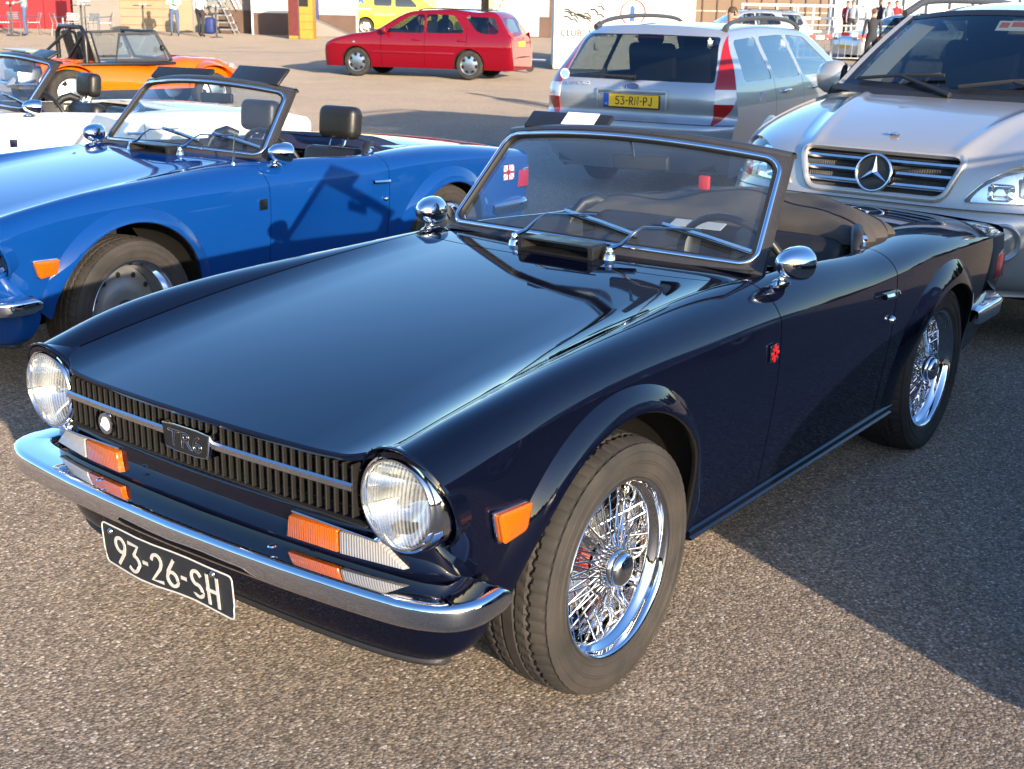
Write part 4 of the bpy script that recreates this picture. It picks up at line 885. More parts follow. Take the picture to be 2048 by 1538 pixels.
def seats(root,spots,mt='fabric_dark',hr=True):
    for x,y,z in spots:
        e=bpy.data.objects.new('seat',None); C.objects.link(e); e.parent=root; e.location=(x,y,z); e.empty_display_size=.05
        m=M(); m.box((.2,0,.08),(.5,.5,.16)); obj('cushion',m,mt,e,bevel=.04); m=M(); m.box((-.10,0,.38),(.12,.48,.6),rot=np.array(Matrix.Rotation(-.2,3,'Y'))); obj('backrest',m,mt,e,bevel=.05)
        if hr: m=M(); m.box((-.19,0,.75),(.09,.26,.17)); obj('headrest',m,mt,e,bevel=.04,seg=3)
# ------------------------------------------------------------------ estate driving past
def make_estate(name,label,paintname,loc,rzv,driver=True):
    root=thing(name,label,'car',loc,rzv)
    zt=cspl([.80,.775,.72,.55,.30,.0,-.38,-.75,-1.15,-1.35,-1.8,-2.3,-2.8,-3.15,-3.28,-3.40,-3.48,-3.52,-3.54],[.46,.60,.70,.775,.845,.905,.965,1.17,1.365,1.395,1.42,1.415,1.385,1.33,1.17,1.0,.90,.72,.46])
    S=Slab(root,paintname,zt,.20,[(.15,.74),(.3,.80),(.5,.835),(.7,.84),(.9,.80),(1.1,.72),(1.3,.63),(1.45,.57)],-3.54,.80,.32,.55)
    w1=[(-.62,.93),(-1.22,1.30),(-1.52,1.325),(-1.55,.935)]; w2=[(-1.61,.935),(-1.58,1.325),(-2.18,1.315),(-2.44,1.02),(-2.42,.95)]; w3=[(-2.44,1.295),(-3.10,1.275),(-3.22,1.0),(-3.18,.945),(-2.88,.945),(-2.72,1.0)]
    W_=[rround(w,.05) for w in(w1,w2,w3)]; cl=[nwin(w) for w in W_]; aF,aR=arch(0,.30,.335),arch(-2.58,.30,.335)
    S.side('front_wing',-.575,.80,[aF]); S.side('front_door',-1.578,-.585,cl[:1]); S.side('rear_door',-2.52,-1.586,cl+[aR]); S.side('rear_quarter',-3.54,-2.528,[cl[2],cl[1],aR])
    for w_ in W_: S.side('side_window',min(p[0] for p in w_)-.01,max(p[0] for p in w_)+.01,[win(w_)],mt='car_glass',fl=0,off=.006)
    fb=lambda x0,x1,a: (lambda P,u,v: np.minimum(np.minimum(P[:,0]-x0,x1-P[:,0]),a-np.abs(v)))
    nb=lambda x0,x1,a: (lambda P,u,v: -np.minimum(np.minimum(P[:,0]-x0,x1-P[:,0]),a-np.abs(v)))
    S.top('bonnet',-.38,.80); S.top('roof',-3.22,-.39,[nb(-1.17,-.42,.90)]); S.top('windscreen',-1.18,-.41,[fb(-1.17,-.42,.905)],mt='car_glass',off=.004,fl=0)
    S.top('tailgate',-3.54,-3.225,[nb(-3.43,-3.23,.82)]); S.top('rear_window',-3.44,-3.22,[fb(-3.43,-3.23,.83)],mt='car_glass',off=.004,fl=0)
    S.caps(); m=M(); m.box((-1.35,0,.30),(4.0,1.3,.16)); obj('underbody',m,'under_dark',root); arch_lining(root,0,.30,.335,.80); arch_lining(root,-2.58,.30,.335,.80)
    m=M(); m.box((-1.6,0,.62),(3.2,1.44,.42)); obj('interior_floor',m,'fabric_dark',root); m=M(); m.box((-.62,0,.90),(.35,1.3,.12)); obj('dashboard',m,'black_plastic',root,bevel=.04)
    seats(root,[(-1.45,.36,.52),(-1.45,-.36,.52),(-2.35,.36,.55),(-2.35,-.36,.55)])
    for q in(1,-1):
        for x in(0,-2.58): simple_wheel(root,x,.705*q,.305,q)
        m=M(); m.box((.735,.52*q,.665),(.10,.24,.10)); obj('headlamp',m,'clear_lens',root,bevel=.03)
        m=M(); G=[[(-3.42-.05*t,.72*q+.02*q,.98-.32*t),(-3.50-.03*t,.66*q,.98-.32*t)] for t in np.linspace(0,1,5)]; m.grid(G); obj('tail_lamp',m,'red_lens',root,recalc=True); 
        m=M(); m.box((-3.455,.735*q,.64),(.06,.03,.06)); obj('reversing_lamp',m,'clear_lens',root,bevel=.008)
        for x in(-1.40,-2.42): m=M(); m.box((x,.845*q,.80),(.18,.025,.04)); obj('door_handle',m,S.mt,root,bevel=.01)
        m=M(); m.box((.05,.842*q,.72),(.06,.015,.03)); obj('side_repeater',m,'clear_lens',root,bevel=.006); m=M(); m.box((-.70,.90*q,.97),(.10,.18,.12)); obj('door_mirror',m,paintname,root,bevel=.04,seg=3)
        m=M(); m.tube([(-1.35,.52*q,1.40),(-1.5,.52*q,1.445),(-2.8,.52*q,1.425),(-2.95,.52*q,1.375)],.012,8); obj('roof_rail',m,'black_plastic',root)
        m=M(); m.box((-1.3,.843*q,.52),(1.9,.012,.05)); obj('rub_strip',m,S.mt,root,bevel=.004)
    m=M(); m.box((-3.515,0,.74),(.02,.50,.11)); obj('number_plate',m,'plate_yellow',root,bevel=.003); m=M(); m.box((.80,0,.42),(.02,.5,.10)); obj('front_plate',m,'plate_yellow',root)
    return root
POSE_E=(-18.619,-17.755)
EST=make_estate('estate_car','red estate car driving past with silver wheel covers','paint_red',(POSE_E[0],POSE_E[1],float(gz(*POSE_E))+.01),math.radians(-69.1))
NB=copy_tree(EST,None,{'paint_red':'paint_graphite'}); NB.location=(-.92,3.02,0); NB.rotation_euler=(0,0,0); tag(NB,'dark grey estate car parked beside the navy convertible','car')
# ------------------------------------------------------------------ silver estate parked with its tail to us
def make_wagon():
    root=thing('estate_car','silver estate car with yellow number plate and roof rails, tail towards the camera','car',(-7.042,-3.67,float(gz(-7.042,-3.67))),math.radians(187.6)); P='paint_silver'
    zt=cspl([.28,.42,.7,1.2,1.8,2.4,2.75,3.1,3.5,3.75,4.2,4.55,4.70,4.76],[1.385,1.425,1.455,1.475,1.475,1.455,1.42,1.28,1.08,1.0,.93,.84,.72,.45])
    S=Slab(root,P,zt,.20,[(.15,.78),(.3,.84),(.5,.885),(.75,.905),(.9,.89),(1.0,.865),(1.2,.77),(1.4,.665),(1.55,.60)],-.45,4.76,.10,.6,edge=.08)
    xrz=cspl([.25,.36,.45,.60,.665,.70,.80,.95,1.0,1.2,1.38,1.44],[.10,.0,-.055,-.070,-.055,-.012,.0,.004,.022,.150,.285,.40])
    def xrear(a,z): return xrz(z)+.17*np.abs(a)**5.5
    clipr=lambda P_,u,v: P_[:,0]-xrear(np.ones(len(P_))*1.0,P_[:,2])
    wR=[rround(w,.05) for w in([(.42,1.02),(.52,1.36),(1.12,1.385),(1.16,1.02)],[(1.24,1.02),(1.20,1.385),(1.92,1.395),(2.0,1.02)],[(2.08,1.02),(2.0,1.395),(2.55,1.37),(3.05,1.12),(3.10,1.02)])]
    nW=[nwin(w) for w in wR]; aR,aF=arch(1.06,.30,.355),arch(3.80,.30,.345)
    S.side('rear_quarter',.0,1.195,[clipr,aR,nW[0]]); S.side('rear_door',1.203,2.035,[aR,nW[0],nW[1],nW[2]]); S.side('front_door',2.043,3.20,[nW[2],nW[1]]); S.side('front_wing',3.208,4.76,[aF])
    for w_ in wR: S.side('side_window',min(p[0] for p in w_)-.01,max(p[0] for p in w_)+.01,[win(w_)],mt='side_glass',fl=0,off=.006)
    nb=lambda x0,x1,a: (lambda P_,u,v: -np.minimum(np.minimum(P_[:,0]-x0,x1-P_[:,0]),a-np.abs(v))); fb=lambda x0,x1,a: (lambda P_,u,v: np.minimum(np.minimum(P_[:,0]-x0,x1-P_[:,0]),a-np.abs(v)))
    S.top('roof',.29,3.5,[nb(2.80,3.45,.9),lambda P_,u,v: P_[:,0]-.40-.17*np.abs(v)**5.5+.0]); S.top('windscreen',2.79,3.46,[fb(2.80,3.45,.9)],mt='car_glass',off=.004,fl=0); S.top('bonnet',3.508,4.76)
    # tail: y = a*w(z), x from the tail section
    def rf(a,z): zz=np.asarray(z,float); x=xrear(np.asarray(a,float),zz); return np.column_stack([x,a*S.W(np.full(len(zz),.9),np.minimum(zz,1.44))*1.0,zz+.03*(1-a*a)*smooth(1.2,1.44,zz)])
    A=np.linspace(-1,1,81); Z=np.linspace(.24,1.442,90); yz=lambda poly: (lambda f: (lambda P_,u,v: f(np.abs(P_[:,1]),P_[:,2])))(inpoly(poly)); ny=lambda poly: (lambda f: (lambda P_,u,v: -f(np.abs(P_[:,1]),P_[:,2])))(inpoly(poly))
    lamp=rround([(.725,.665),(.785,.70),(.865,.80),(.90,.92),(.875,1.06),(.80,1.23),(.695,1.405),(.660,1.405),(.690,1.22),(.722,1.03),(.735,.85)],.02,3)
    glass=rround([(-.1,1.015),(.712,1.015),(.630,1.388),(-.1,1.40)],.03,3)
    gz0=.672
    obj('rear_bumper',tsurf(rf,A,np.linspace(.24,gz0-.004,40),[ny(lamp)],flip=True,flange=.012),P,root)
    lid=obj('tailgate',tsurf(rf,A,np.linspace(gz0+.004,1.442,70),[ny(lamp),ny(glass)],flip=True,flange=.012),P,root)
    obj('rear_window',tsurf(lambda a,z: rf(a,z)+np.array((.004,0,0)),A,Z,[yz(glass)],flip=True),'rear_glass',root)
    for s in(1,-1):
        sd=lambda P_,u,v,s=s: P_[:,1]*s
        for z0,z1,mt in((.6,.845,'red_lens'),(.845,.965,'lamp_white'),(.965,1.5,'red_lens')):
            m=tsurf(lambda a,z: rf(a,z)+np.array((-.006,0,0)),np.linspace(-1,1,161),Z,[yz(lamp),sd,lambda P_,u,v,z0=z0,z1=z1: np.minimum(P_[:,2]-z0,z1-P_[:,2])],flip=True,flange=.02); obj('tail_lamp',m,mt,root)
        m=M(); pts=[(.50,.615*s,1.435),(.66,.60*s,1.492),(.95,.59*s,1.525),(1.5,.585*s,1.545),(2.2,.59*s,1.53),(2.5,.60*s,1.485),(2.62,.605*s,1.435)]; q=cspl(np.arange(7),np.array(pts))(np.linspace(0,6,40)); m.tube(q,[.026]*4+[.015]*32+[.024]*4,8,flat=1.3); obj('roof_rail',m,'grey_plastic',root,smooth=60)
        m=M(); m.box((.55,.87*s,.60),(.9,.05,.055)); obj('bumper_strip',m,'black_plastic',root,bevel=.01)
        for x in(1.50,2.40): m=M(); m.box((x,.905*s,.905),(.20,.035,.035)); h=obj('door_handle',m,'chrome_dull',root,bevel=.012)
        m=M(); G=[[(1.06+r*math.cos(t),(.893+d)*s,.30+r*math.sin(t)) for r,d in((.352,.0),(.357,.022),(.40,.016),(.43,-.004))] for t in np.linspace(.0,PI,40)]; m.grid(G); obj('arch_trim',m,P,root,recalc=True)
        m=M(); m.box((3.05,.96*s,1.03),(.12,.20,.13)); obj('door_mirror',m,P,root,bevel=.05,seg=3)
        for x in(1.06,3.80): simple_wheel(root,x,.755*s,.318,s)
    m=M(); m.lathe([(.0,.902),(.075,.901),(.08,.897),(.082,.88)],28,'y',c=(.82,0,.84)); obj('fuel_flap',m.mirror(),P,root,recalc=True)
    # plate, garnish, oval, wiper, lettering
    bw=(0,-1,0); up=(0,0,1)
    m=M(); m.box((-.016,0,.925),(.03,.66,.035)); m.box((-.016,.325,.85),(.03,.022,.15)); m.box((-.016,-.325,.85),(.03,.022,.15)); obj('plate_surround',m,P,root,bevel=.008)
    pl=bpy.data.objects.new('number_plate',None); C.objects.link(pl); pl.parent=root; pl.location=(-.014,0,.838); pl.empty_display_size=.03
    m=M(); m.box((0,0,0),(.008,.53,.12)); obj('holder',m,'black_plastic',pl,bevel=.002); m=M(); m.box((-.005,-.022,.004),(.004,.468,.105)); obj('plate_blank',m,'plate_yellow',pl); m=M(); m.box((-.005,.236,.004),(.004,.046,.105)); obj('country_band',m,'plate_blue_band',pl)
    m=strokes('53-RN-PJ',.072,.0095,(-.0075,-.022,.004),bw,up,(-1,0,0),.001,gap=.17,xs=1.05); obj('characters',m,'letter_black',pl,smooth=0)
    text('country_code','NL',.022,'letter_white',pl,(-.0078,.236,-.03),bw,up,.0005)
    m=M(); t=np.linspace(0,2*PI,33)[:-1]; m.prism([(.062*math.cos(q),.025*math.sin(q)) for q in t],(-.006,0,.965),bw,up,(-1,0,0),.006); ov=obj('oval_badge',m,'blue_oval',root,recalc=True); m=M(); m.tube([(-.013,-.062*math.cos(q),.965+.025*math.sin(q)) for q in t],.004,6,closed=True); obj('badge_rim',m,'chrome',ov); text('badge_script','Ford',.032,'chrome',ov,(-.0135,0,.965),bw,up,.0005)
    text('model_lettering','MONDEO',.042,'chrome',root,(-.004,.52,.975),bw,up,.002,xs=1.25)
    m=M(); m.tube([(.005,-.02,1.035),(.0,.12,1.045),(.005,.42,1.05)],[.022,.012,.007],8); obj('rear_wiper',m,'black_plastic',root)
    m=M(); m.lathe([(.0,.0),(.045,.0)],24,'x',c=(.0,.66,1.045)); st=obj('round_sticker',m,'white_paper',root); st.rotation_euler=(0,0,0); m=M(); m.lathe([(.0,-.001),(.036,-.001)],24,'x',c=(.0,.66,1.045)); obj('sticker_print',m,'sticker_blue',st)
    m=M(); m.box((.305,0,1.372),(.03,.26,.014)); obj('high_brake_lamp',m,'red_lens',root)
    m=M(); m.box((2.2,0,.40),(4.2,1.5,.25)); obj('underbody',m,'under_dark',root); m=M(); m.box((.75,0,.66),(1.2,1.4,.5)); m.box((2.4,0,.60),(2.2,1.5,.35)); obj('interior_floor',m,'fabric_dark',root)
    for x in(1.06,3.80): arch_lining(root,x,.30,.355,.86)
    seats(root,[(1.50,.42,.62),(1.50,-.42,.62),(2.55,.38,.55),(2.55,-.38,.55)]); m=M(); m.box((3.35,0,.95),(.35,1.4,.14)); obj('dashboard',m,'black_plastic',root,bevel=.04)
    return root
WAG=make_wagon()
# ------------------------------------------------------------------ off-roader parked nose to tail behind the navy car
mat('grille_mesh_black',(.014,.014,.014),.45); vary(MATS['grille_mesh_black'],60,.3)
def make_offroader():
    root=thing('off_road_car','large silver off-road car with round star emblem in its grille, behind the navy convertible','car',(-3.613,-.134,0),math.radians(-1.3)); P='paint_silver_warm'
    C0=np.array([(-1.10,1.165),(-.80,1.135),(-.50,1.085),(-.28,1.030),(-.14,.985),(-.065,.945),(-.03,.90),(-.005,.83),(.010,.765),(.03,.725),(.055,.690),(.068,.64),(.070,.56),(.055,.46),(.02,.38),(-.05,.33)])
    C1=np.array([(-1.30,1.120),(-1.02,1.085),(-.78,1.045),(-.58,1.000),(-.45,.955),(-.38,.91),(-.34,.86),(-.32,.80),(-.30,.745),(-.285,.715),(-.27,.685),(-.26,.64),(-.26,.56),(-.27,.46),(-.30,.38),(-.36,.33)])
    f0=cspl(np.linspace(0,1,16),C0); f1=cspl(np.linspace(0,1,16),C1)
    def F(a,t):
        a=np.asarray(a,float); t=np.asarray(t,float); p0=f0(t); p1=f1(t); b=(.12*np.abs(a)**2+.88*np.abs(a)**4.2)[:,None]; p=p0*(1-b)+p1*b; y=a*.885
        top=1-smooth(.28,.45,t); yr=.42+.16*np.clip((-p[:,0]-.1)/1.0,0,1)
        z=p[:,1]+top*(.022*(1-smooth(yr-.05,yr+.06,np.abs(y))) + .010*np.exp(-((np.abs(y)-yr+.05)/.035)**2))
        return np.column_stack([p[:,0],y,z])
    A=np.linspace(-1,1,141); yz=lambda poly,sgn=1: (lambda f: (lambda P_,u,v: sgn*f(np.abs(P_[:,1]),P_[:,2])))(inpoly(poly)); fr=lambda P_,u,v: P_[:,0]+.6
    grl=rround([(-.2,.955),(.405,.955),(.335,.765),(-.2,.765)],[.01,.05,.05,.01],5)
    lamp=rround([(.43,.760),(.52,.865),(.62,.925),(.74,.955),(.86,.945),(.90,.86),(.89,.765)],.035,5)
    inl=yz(lamp); notl=lambda P_,u,v: np.where(v<.22,1.,-inl(P_,u,v)); notg=lambda P_,u,v: np.where(v<.22,1.,-yz(grl)(P_,u,v))
    split=.605
    # bonnet and grille surround
    obj('bonnet',tsurf(F,A,np.linspace(0,split-.006,70),[notl,notg],flip=False,flange=.014),P,root)
    obj('front_bumper',tsurf(F,A,np.linspace(split+.004,1,60),[notl],flip=False,flange=.014),P,root)
    # raised collar round the grille
    m=M(); ring=[p for p in grl if p[0]>-.19]; ring=[(-p[0],p[1]) for p in ring[::-1]]+ring; ring=sorted(set(ring),key=lambda q: math.atan2(q[1]-.86,q[0])); pts=[]
    for p,q in zip(ring,ring[1:]+ring[:1]):
        n_=max(1,int(math.hypot(q[0]-p[0],q[1]-p[1])/.03)); pts+= [(p[0]+(q[0]-p[0])*k/n_,p[1]+(q[1]-p[1])*k/n_) for k in range(n_)]
    xs=lambda y,z: float(np.interp(z,C0[::-1,1],C0[::-1,0]))-.40*(abs(y)/.885)**4.2*.88-.03*(y/.885)**2
    m.tube([(xs(y,z)+.002,y*1.035,.86+(z-.86)*1.05) for y,z in pts],.017,8,closed=True,flat=1.0); obj('grille_collar',m,P,root,smooth=60)
    gr=bpy.data.objects.new('grille',None); C.objects.link(gr); gr.parent=root; gr.empty_display_size=.05
    m=M(); m.grid([[(xs(y,z)-.045,y,z) for z in np.linspace(.75,.965,5)] for y in np.linspace(-.42,.42,15)]); obj('mesh_panel',m,'grille_mesh_black',gr,smooth=60)
    m=M()
    for z in np.arange(.772,.955,.012): m.tube([(xs(y,z)-.038,y,z) for y in np.linspace(-.41,.41,11)],.0018,4,cap=False)
    for y in np.arange(-.40,.405,.012): m.tube([(xs(y,z)-.038,y,z) for z in np.linspace(.765,.955,4)],.0018,4,cap=False)
    kind(obj('wire_mesh',m,'grey_plastic',gr,smooth=0),'stuff')
    for z,w_ in((.915,.395),(.862,.375),(.810,.352)):
        m=M(); m.grid([[(xs(y,z)-.025,y,z+.013),(xs(y,z)-.008,y,z+.011),(xs(y,z)-.004,y,z),(xs(y,z)-.008,y,z-.011),(xs(y,z)-.025,y,z-.013)] for y in np.linspace(-w_,w_,25)]); obj('bar',m,'chrome_dull',gr,recalc=True)
    em=bpy.data.objects.new('star_emblem',None); C.objects.link(em); em.parent=root; em.location=(.012,0,.862); em.rotation_euler=(0,-.18,0); em.empty_display_size=.05
    m=M(); m.tube([(0,.088*math.cos(t),.088*math.sin(t)) for t in np.linspace(0,2*PI,49)[:-1]],.0075,8,closed=True); obj('ring',m,'chrome',em,smooth=60)
    m=M()
    for k in range(3):
        t=PI/2+k*2*PI/3; d=np.array((0,math.cos(t),math.sin(t))); q=np.array((0,-math.sin(t),math.cos(t))); c0=np.array((.012,0,0)); L_=d*.085
        m.add([c0,L_,q*.016+d*.0092,-q*.016+d*.0092,np.array((-.004,0,0))],[(0,3,1),(0,1,2),(3,4,1),(4,2,1)])
    obj('star',m,'chrome',em,smooth=0,recalc=False)
    m=M(); m.lathe([(.0,-.006),(.087,-.006)],32,'x'); obj('disc',m,'black_satin',em,recalc=True)
    m=M(); m.lathe([(.0,.006),(.022,.005),(.027,.0)],24,'z',c=(-.20,0,1.034)); o=obj('bonnet_badge',m,'blue_oval',root,recalc=True); m=M(); m.tube([(-.20+.025*math.cos(t),.025*math.sin(t),1.038) for t in np.linspace(0,2*PI,25)[:-1]],.003,6,closed=True); obj('badge_rim',m,'chrome',o)
    for s in(1,-1):
        sd=lambda P_,u,v,s=s: P_[:,1]*s
        hl=bpy.data.objects.new('headlamp',None); C.objects.link(hl); hl.parent=root; hl.empty_display_size=.05
        obj('lens',tsurf(F,np.linspace(-1,1,181),np.linspace(.2,split+.04,70),[inl,sd],flip=False),'cover_lens',hl)
        obj('housing',tsurf(lambda a,t: F(a,t)*np.array((1,.985,1))-np.array((.07,0,0)),np.linspace(-1,1,121),np.linspace(.2,split+.06,50),[lambda P_,u,v: yz(lamp)(P_*np.array((1,1/.985,1)),u,v)+.004,sd]),'lamp_silver',hl)
        for y,z,wy,hz in((.585,.815,.12,.075),(.72,.845,.13,.11),(.815,.84,.05,.10)):
            c=F(np.array([y/.885]),np.array([.47]))[0]; m=M(); n_=rround([(-wy/2,-hz/2),(wy/2,-hz/2),(wy/2,hz/2),(-wy/2,hz/2)],.02,4); k_=len(n_)
            m.add([(0,p[0],p[1]) for p in n_]+[(-.035,p[0]*.55,p[1]*.55) for p in n_]+[(-.045,0,0)],[(i,(i+1)%k_,k_+(i+1)%k_,k_+i) for i in range(k_)]+[(k_+i,k_+(i+1)%k_,2*k_) for i in range(k_)]); o=obj('reflector',m,'lamp_silver',hl,smooth=30); o.location=(c[0]-.030,y*s,z); o.rotation_euler=(0,0,.35*s)
        m=M(); c=F(np.array([.66/.885]),np.array([.80]))[0]; fx=c[0]+.004
        fg=bpy.data.objects.new('fog_lamp',None); C.objects.link(fg); fg.parent=root; fg.location=(fx+.008,.64*s,.590); fg.rotation_euler=(0,0,.35*s); fg.empty_display_size=.03
        m.lathe([(.092,-.03),(.090,.004),(.082,.010),(.070,.002),(.064,-.02)],36,'x'); obj('ring',m,P,fg,recalc=True); m=M(); m.lathe([(.064,-.012),(.05,-.002),(.0,.003)],28,'x'); obj('lens',m,'cover_lens',fg,smooth=60); m=M(); m.lathe([(.064,-.014),(.04,-.045),(.0,-.055)],28,'x'); obj('bowl',m,'lamp_silver',fg,smooth=60)
        # body side, wing, door mirror
        def side(x,v): z=1.12-(1.12-.33)*v; zz=z+.0*x; cr=f1(np.linspace(0,1,200)); xc=np.interp(zz,cr[::-1,1],cr[::-1,0]); return np.column_stack([np.minimum(x,xc),np.full(len(x),.885)+.035*np.sin(np.clip((z-.33)/.75,0,1)*PI)*smooth(0,.25,xc-np.minimum(x,xc)),z+(-.0)*x])
        xs_=np.concatenate([np.linspace(-4.5,-1.4,50),np.linspace(-1.38,-.25,80)]); wl=arch(-.86,.37,.42); wr=arch(-3.68,.37,.42)
        m=tsurf(side,xs_,np.linspace(0,1,50),[wl,wr],flip=True,flange=.01); obj('body_side',m if s>0 else m.mirror(),P,root)
        m=M(); mm=[(.06,-.0),(.075,.02),(.08,.06),(.075,.11),(.055,.15),(.02,.168),(.0,.17)]; m.lathe([(r*1.0,h) for r,h in mm],28,'y'); m.v=[(x*.85,y,z*1.25) for x,y,z in m.v]
        dm=bpy.data.objects.new('door_mirror',None); C.objects.link(dm); dm.parent=root; dm.location=(-1.37,.815*s,1.235); dm.empty_display_size=.05
        sh=obj('shell',m if s>0 else m.mirror(),P,dm,recalc=True,smooth=60); m=M(); m.box((-.055,.085*s,0),(.05,.16,.17)); obj('back',m,'black_plastic',dm,bevel=.03,seg=3); m=M(); m.box((0,.0,-.05),(.06,.10,.06)); obj('foot',m,'black_plastic',dm,bevel=.015)
        for x in(-.86,-3.68): simple_wheel(root,x,.80*s,.37,s,.25,5)
        arch_lining(root,-.86,.37,.42,.86) if s>0 else None; arch_lining(root,-3.68,.37,.42,.86) if s>0 else None
    # greenhouse
    B=lambda a: np.column_stack([-1.03-.20*np.abs(a)**2.4,a*.775,1.200+.02*np.abs(a)**2]); T=lambda a: np.column_stack([-1.70-.10*np.abs(a)**2.2,a*.625,1.640-.055*np.abs(a)**2.5])
    def WS(a,s): a=np.asarray(a,float); s=np.asarray(s,float)[:,None]; q=B(a)*(1-s)+T(a)*s; q[:,0]+=.05*(s[:,0]*(1-s[:,0])); q[:,2]+=.05*(s[:,0]*(1-s[:,0])); return q
    ge=lambda a1,s0,s1: (lambda P_,u,v: np.minimum(a1-np.abs(u),np.minimum(v-s0,s1-v)))
    obj('windscreen',tsurf(WS,np.linspace(-.95,.95,60),np.linspace(0,.97,40),[ge(.925,.03,.955)]),'car_glass',root)
    obj('windscreen_frame',tsurf(lambda a,s: WS(a,s)+np.array((.004,0,.002)),np.linspace(-1,1,120),np.linspace(-.05,1,60),[lambda P_,u,v: -ge(.895,.055,.925)(P_,u,v),lambda P_,u,v: .955-np.abs(u)],flange=.01),'black_satin',root)
    m=M(); m.grid([[B(np.array([a]))[0]+np.array(q) for q in((.10,0,-.035),(.04,0,-.012),(-.0,0,.0),(-.10,0,-.01))] for a in np.linspace(-1,1,41)]); obj('cowl',m,'black_plastic',root,recalc=True)
    for s in(1,-1):
        m=M(); m.grid([[p+np.array(q) for q in((.012,-.018*s,.004),(.008,.010*s,.012),(-.02,.030*s,.004),(-.05,.034*s,-.01))] for p in [WS(np.array([.965*s]),np.array([t]))[0] for t in np.linspace(-.04,1.0,24)]]); obj('windscreen_pillar',m,P,root,recalc=True)
        m=M(); m.grid([[p+np.array(q) for q in((-.025,-.02*s,-.01),(-.06,-.13*s,-.03))] for p in [WS(np.array([.90*s]),np.array([t]))[0] for t in np.linspace(0.02,.95,12)]]); obj('inner_pillar',m,'beige_trim',root)
        # side glass and upper body
        m=M(); top=[(-1.30,1.22),(-1.80,1.585),(-2.6,1.625),(-4.0,1.60),(-4.3,1.22)]; m.prism([(p[0],p[1]) for p in top],(0,.745*s,0),(1,0,0),(0,0,1),(0,s,0),.006); 
        m.v=[(x,y-s*.30*max(0,z-1.22)*.9+s*.06,z) for x,y,z in m.v]; obj('side_window',m,'car_glass',root,smooth=0,recalc=True)
        for x0,x1 in((-2.30,-2.22),(-3.25,-3.15),(-4.38,-4.2)):
            m=M(); m.grid([[(x0,(.818-.27*(z-1.22))*s,z),(x1,(.818-.27*(z-1.22))*s,z)] for z in np.linspace(1.18,1.61,6)]); obj('window_pillar',m,'black_satin',root,smooth=0)
        m=M(); m.grid([[(x,(.895-.05*k)*s,1.11+.10*k) for k in(0,.5,1)] for x in np.linspace(-1.30,-4.4,12)]); obj('shoulder',m,P,root,recalc=True)
        m=M(); q=cspl(np.arange(6),np.array([(-1.78,.64*s,1.61),(-1.95,.63*s,1.66),(-2.3,.62*s,1.70),(-3.4,.62*s,1.70),(-3.9,.63*s,1.665),(-4.05,.64*s,1.61)]))(np.linspace(0,5,30)); m.tube(q,.018,8,flat=1.3); obj('roof_rail',m,'grey_plastic',root,smooth=60)
    def roof(x,a): k=smooth(-1.60,-2.6,-(-x)) if False else np.clip((-x-1.70)/.9,0,1); x2=np.asarray(x,float)-.10*np.abs(a)**2.2*(1-k); return np.column_stack([x2,a*(.628+.04*k),1.640+.055*np.sin(k*PI/2)-.055*np.abs(a)**2.5-.05*np.abs(a)**8-.05*np.clip((-x-3.6)/.8,0,1)**2])
    obj('roof',tsurf(roof,np.linspace(-1.695,-4.4,60),np.linspace(-1,1,61),flip=True,flange=.02),P,root)
    m=M(); m.grid([[(-4.42,a*.66,1.60),(-4.50,a*.80,1.2),(-4.52,a*.88,1.0),(-4.50,a*.88,.40)] for a in np.linspace(-1,1,15)]); obj('tailgate',m,P,root)
    m=M(); m.box((-2.6,0,.45),(3.6,1.66,.35)); m.box((-.35,0,.50),(.3,1.2,.3)); obj('underbody',m,'under_dark',root); m=M(); m.box((-2.9,0,.85),(3.0,1.60,.5)); obj('interior_floor',m,'fabric_dark',root)
    m=M(); m.box((-1.50,0,1.08),(.45,1.5,.16)); obj('dashboard',m,'black_plastic',root,bevel=.05)
    seats(root,[(-2.35,.38,.78),(-2.35,-.38,.78),(-3.3,.38,.82),(-3.3,-.38,.82)])
    m=M(); m.tube([(-1.94+.06*math.sin(t),.38+.18*math.cos(t),1.12+.17*math.sin(t)) for t in np.linspace(0,2*PI,33)[:-1]],.013,8,closed=True); obj('steering_wheel',m,'black_vinyl',root)
    for s,y0 in((1,.62),(1,-.02)):
        b0=WS(np.array([y0/.775]),np.array([-.02]))[0]+np.array((.05,0,.0)); b1=WS(np.array([y0/.775-.45]),np.array([.11]))[0]+np.array((.03,0,.02)); b2=WS(np.array([y0/.775-.80]),np.array([.04]))[0]+np.array((.02,0,.015)); b3=WS(np.array([y0/.775-.12]),np.array([.15]))[0]+np.array((.02,0,.015))
        wp=bpy.data.objects.new('wiper',None); C.objects.link(wp); wp.parent=root; wp.empty_display_size=.03; m=M(); m.tube([b0,b1],[.016,.009],8); obj('arm',m,'black_plastic',wp); m=M(); m.tube([b3,b1,b2],.011,6); obj('blade',m,'black_plastic',wp)
    # visor and parking permit behind the glass
    m=M(); m.box((0,0,0),(.02,.36,.11)); o=obj('sun_visor',m,'beige_trim',root,bevel=.009); p=WS(np.array([.33]),np.array([.83]))[0]; o.location=tuple(p+np.array((-.06,0,-.02))); o.rotation_euler=(0,-.6,-.1)
    e=bpy.data.objects.new('permit_card',None); C.objects.link(e); e.parent=root; p=WS(np.array([.12]),np.array([.80]))[0]; e.location=tuple(p+np.array((-.012,0,-.006))); e.rotation_euler=(0,-.95,0); e.empty_display_size=.03
    m=M(); m.box((0,0,0),(.002,.17,.09)); obj('card',m,'white_paper',e,smooth=0); m=M(); m.box((.0016,.03,.012),(.001,.07,.045)); m2=M(); m2.box((.0016,-.045,.005),(.001,.05,.05)); obj('print',m,'orange_print',e,smooth=0); obj('print',m2,'orange_print',e,smooth=0)
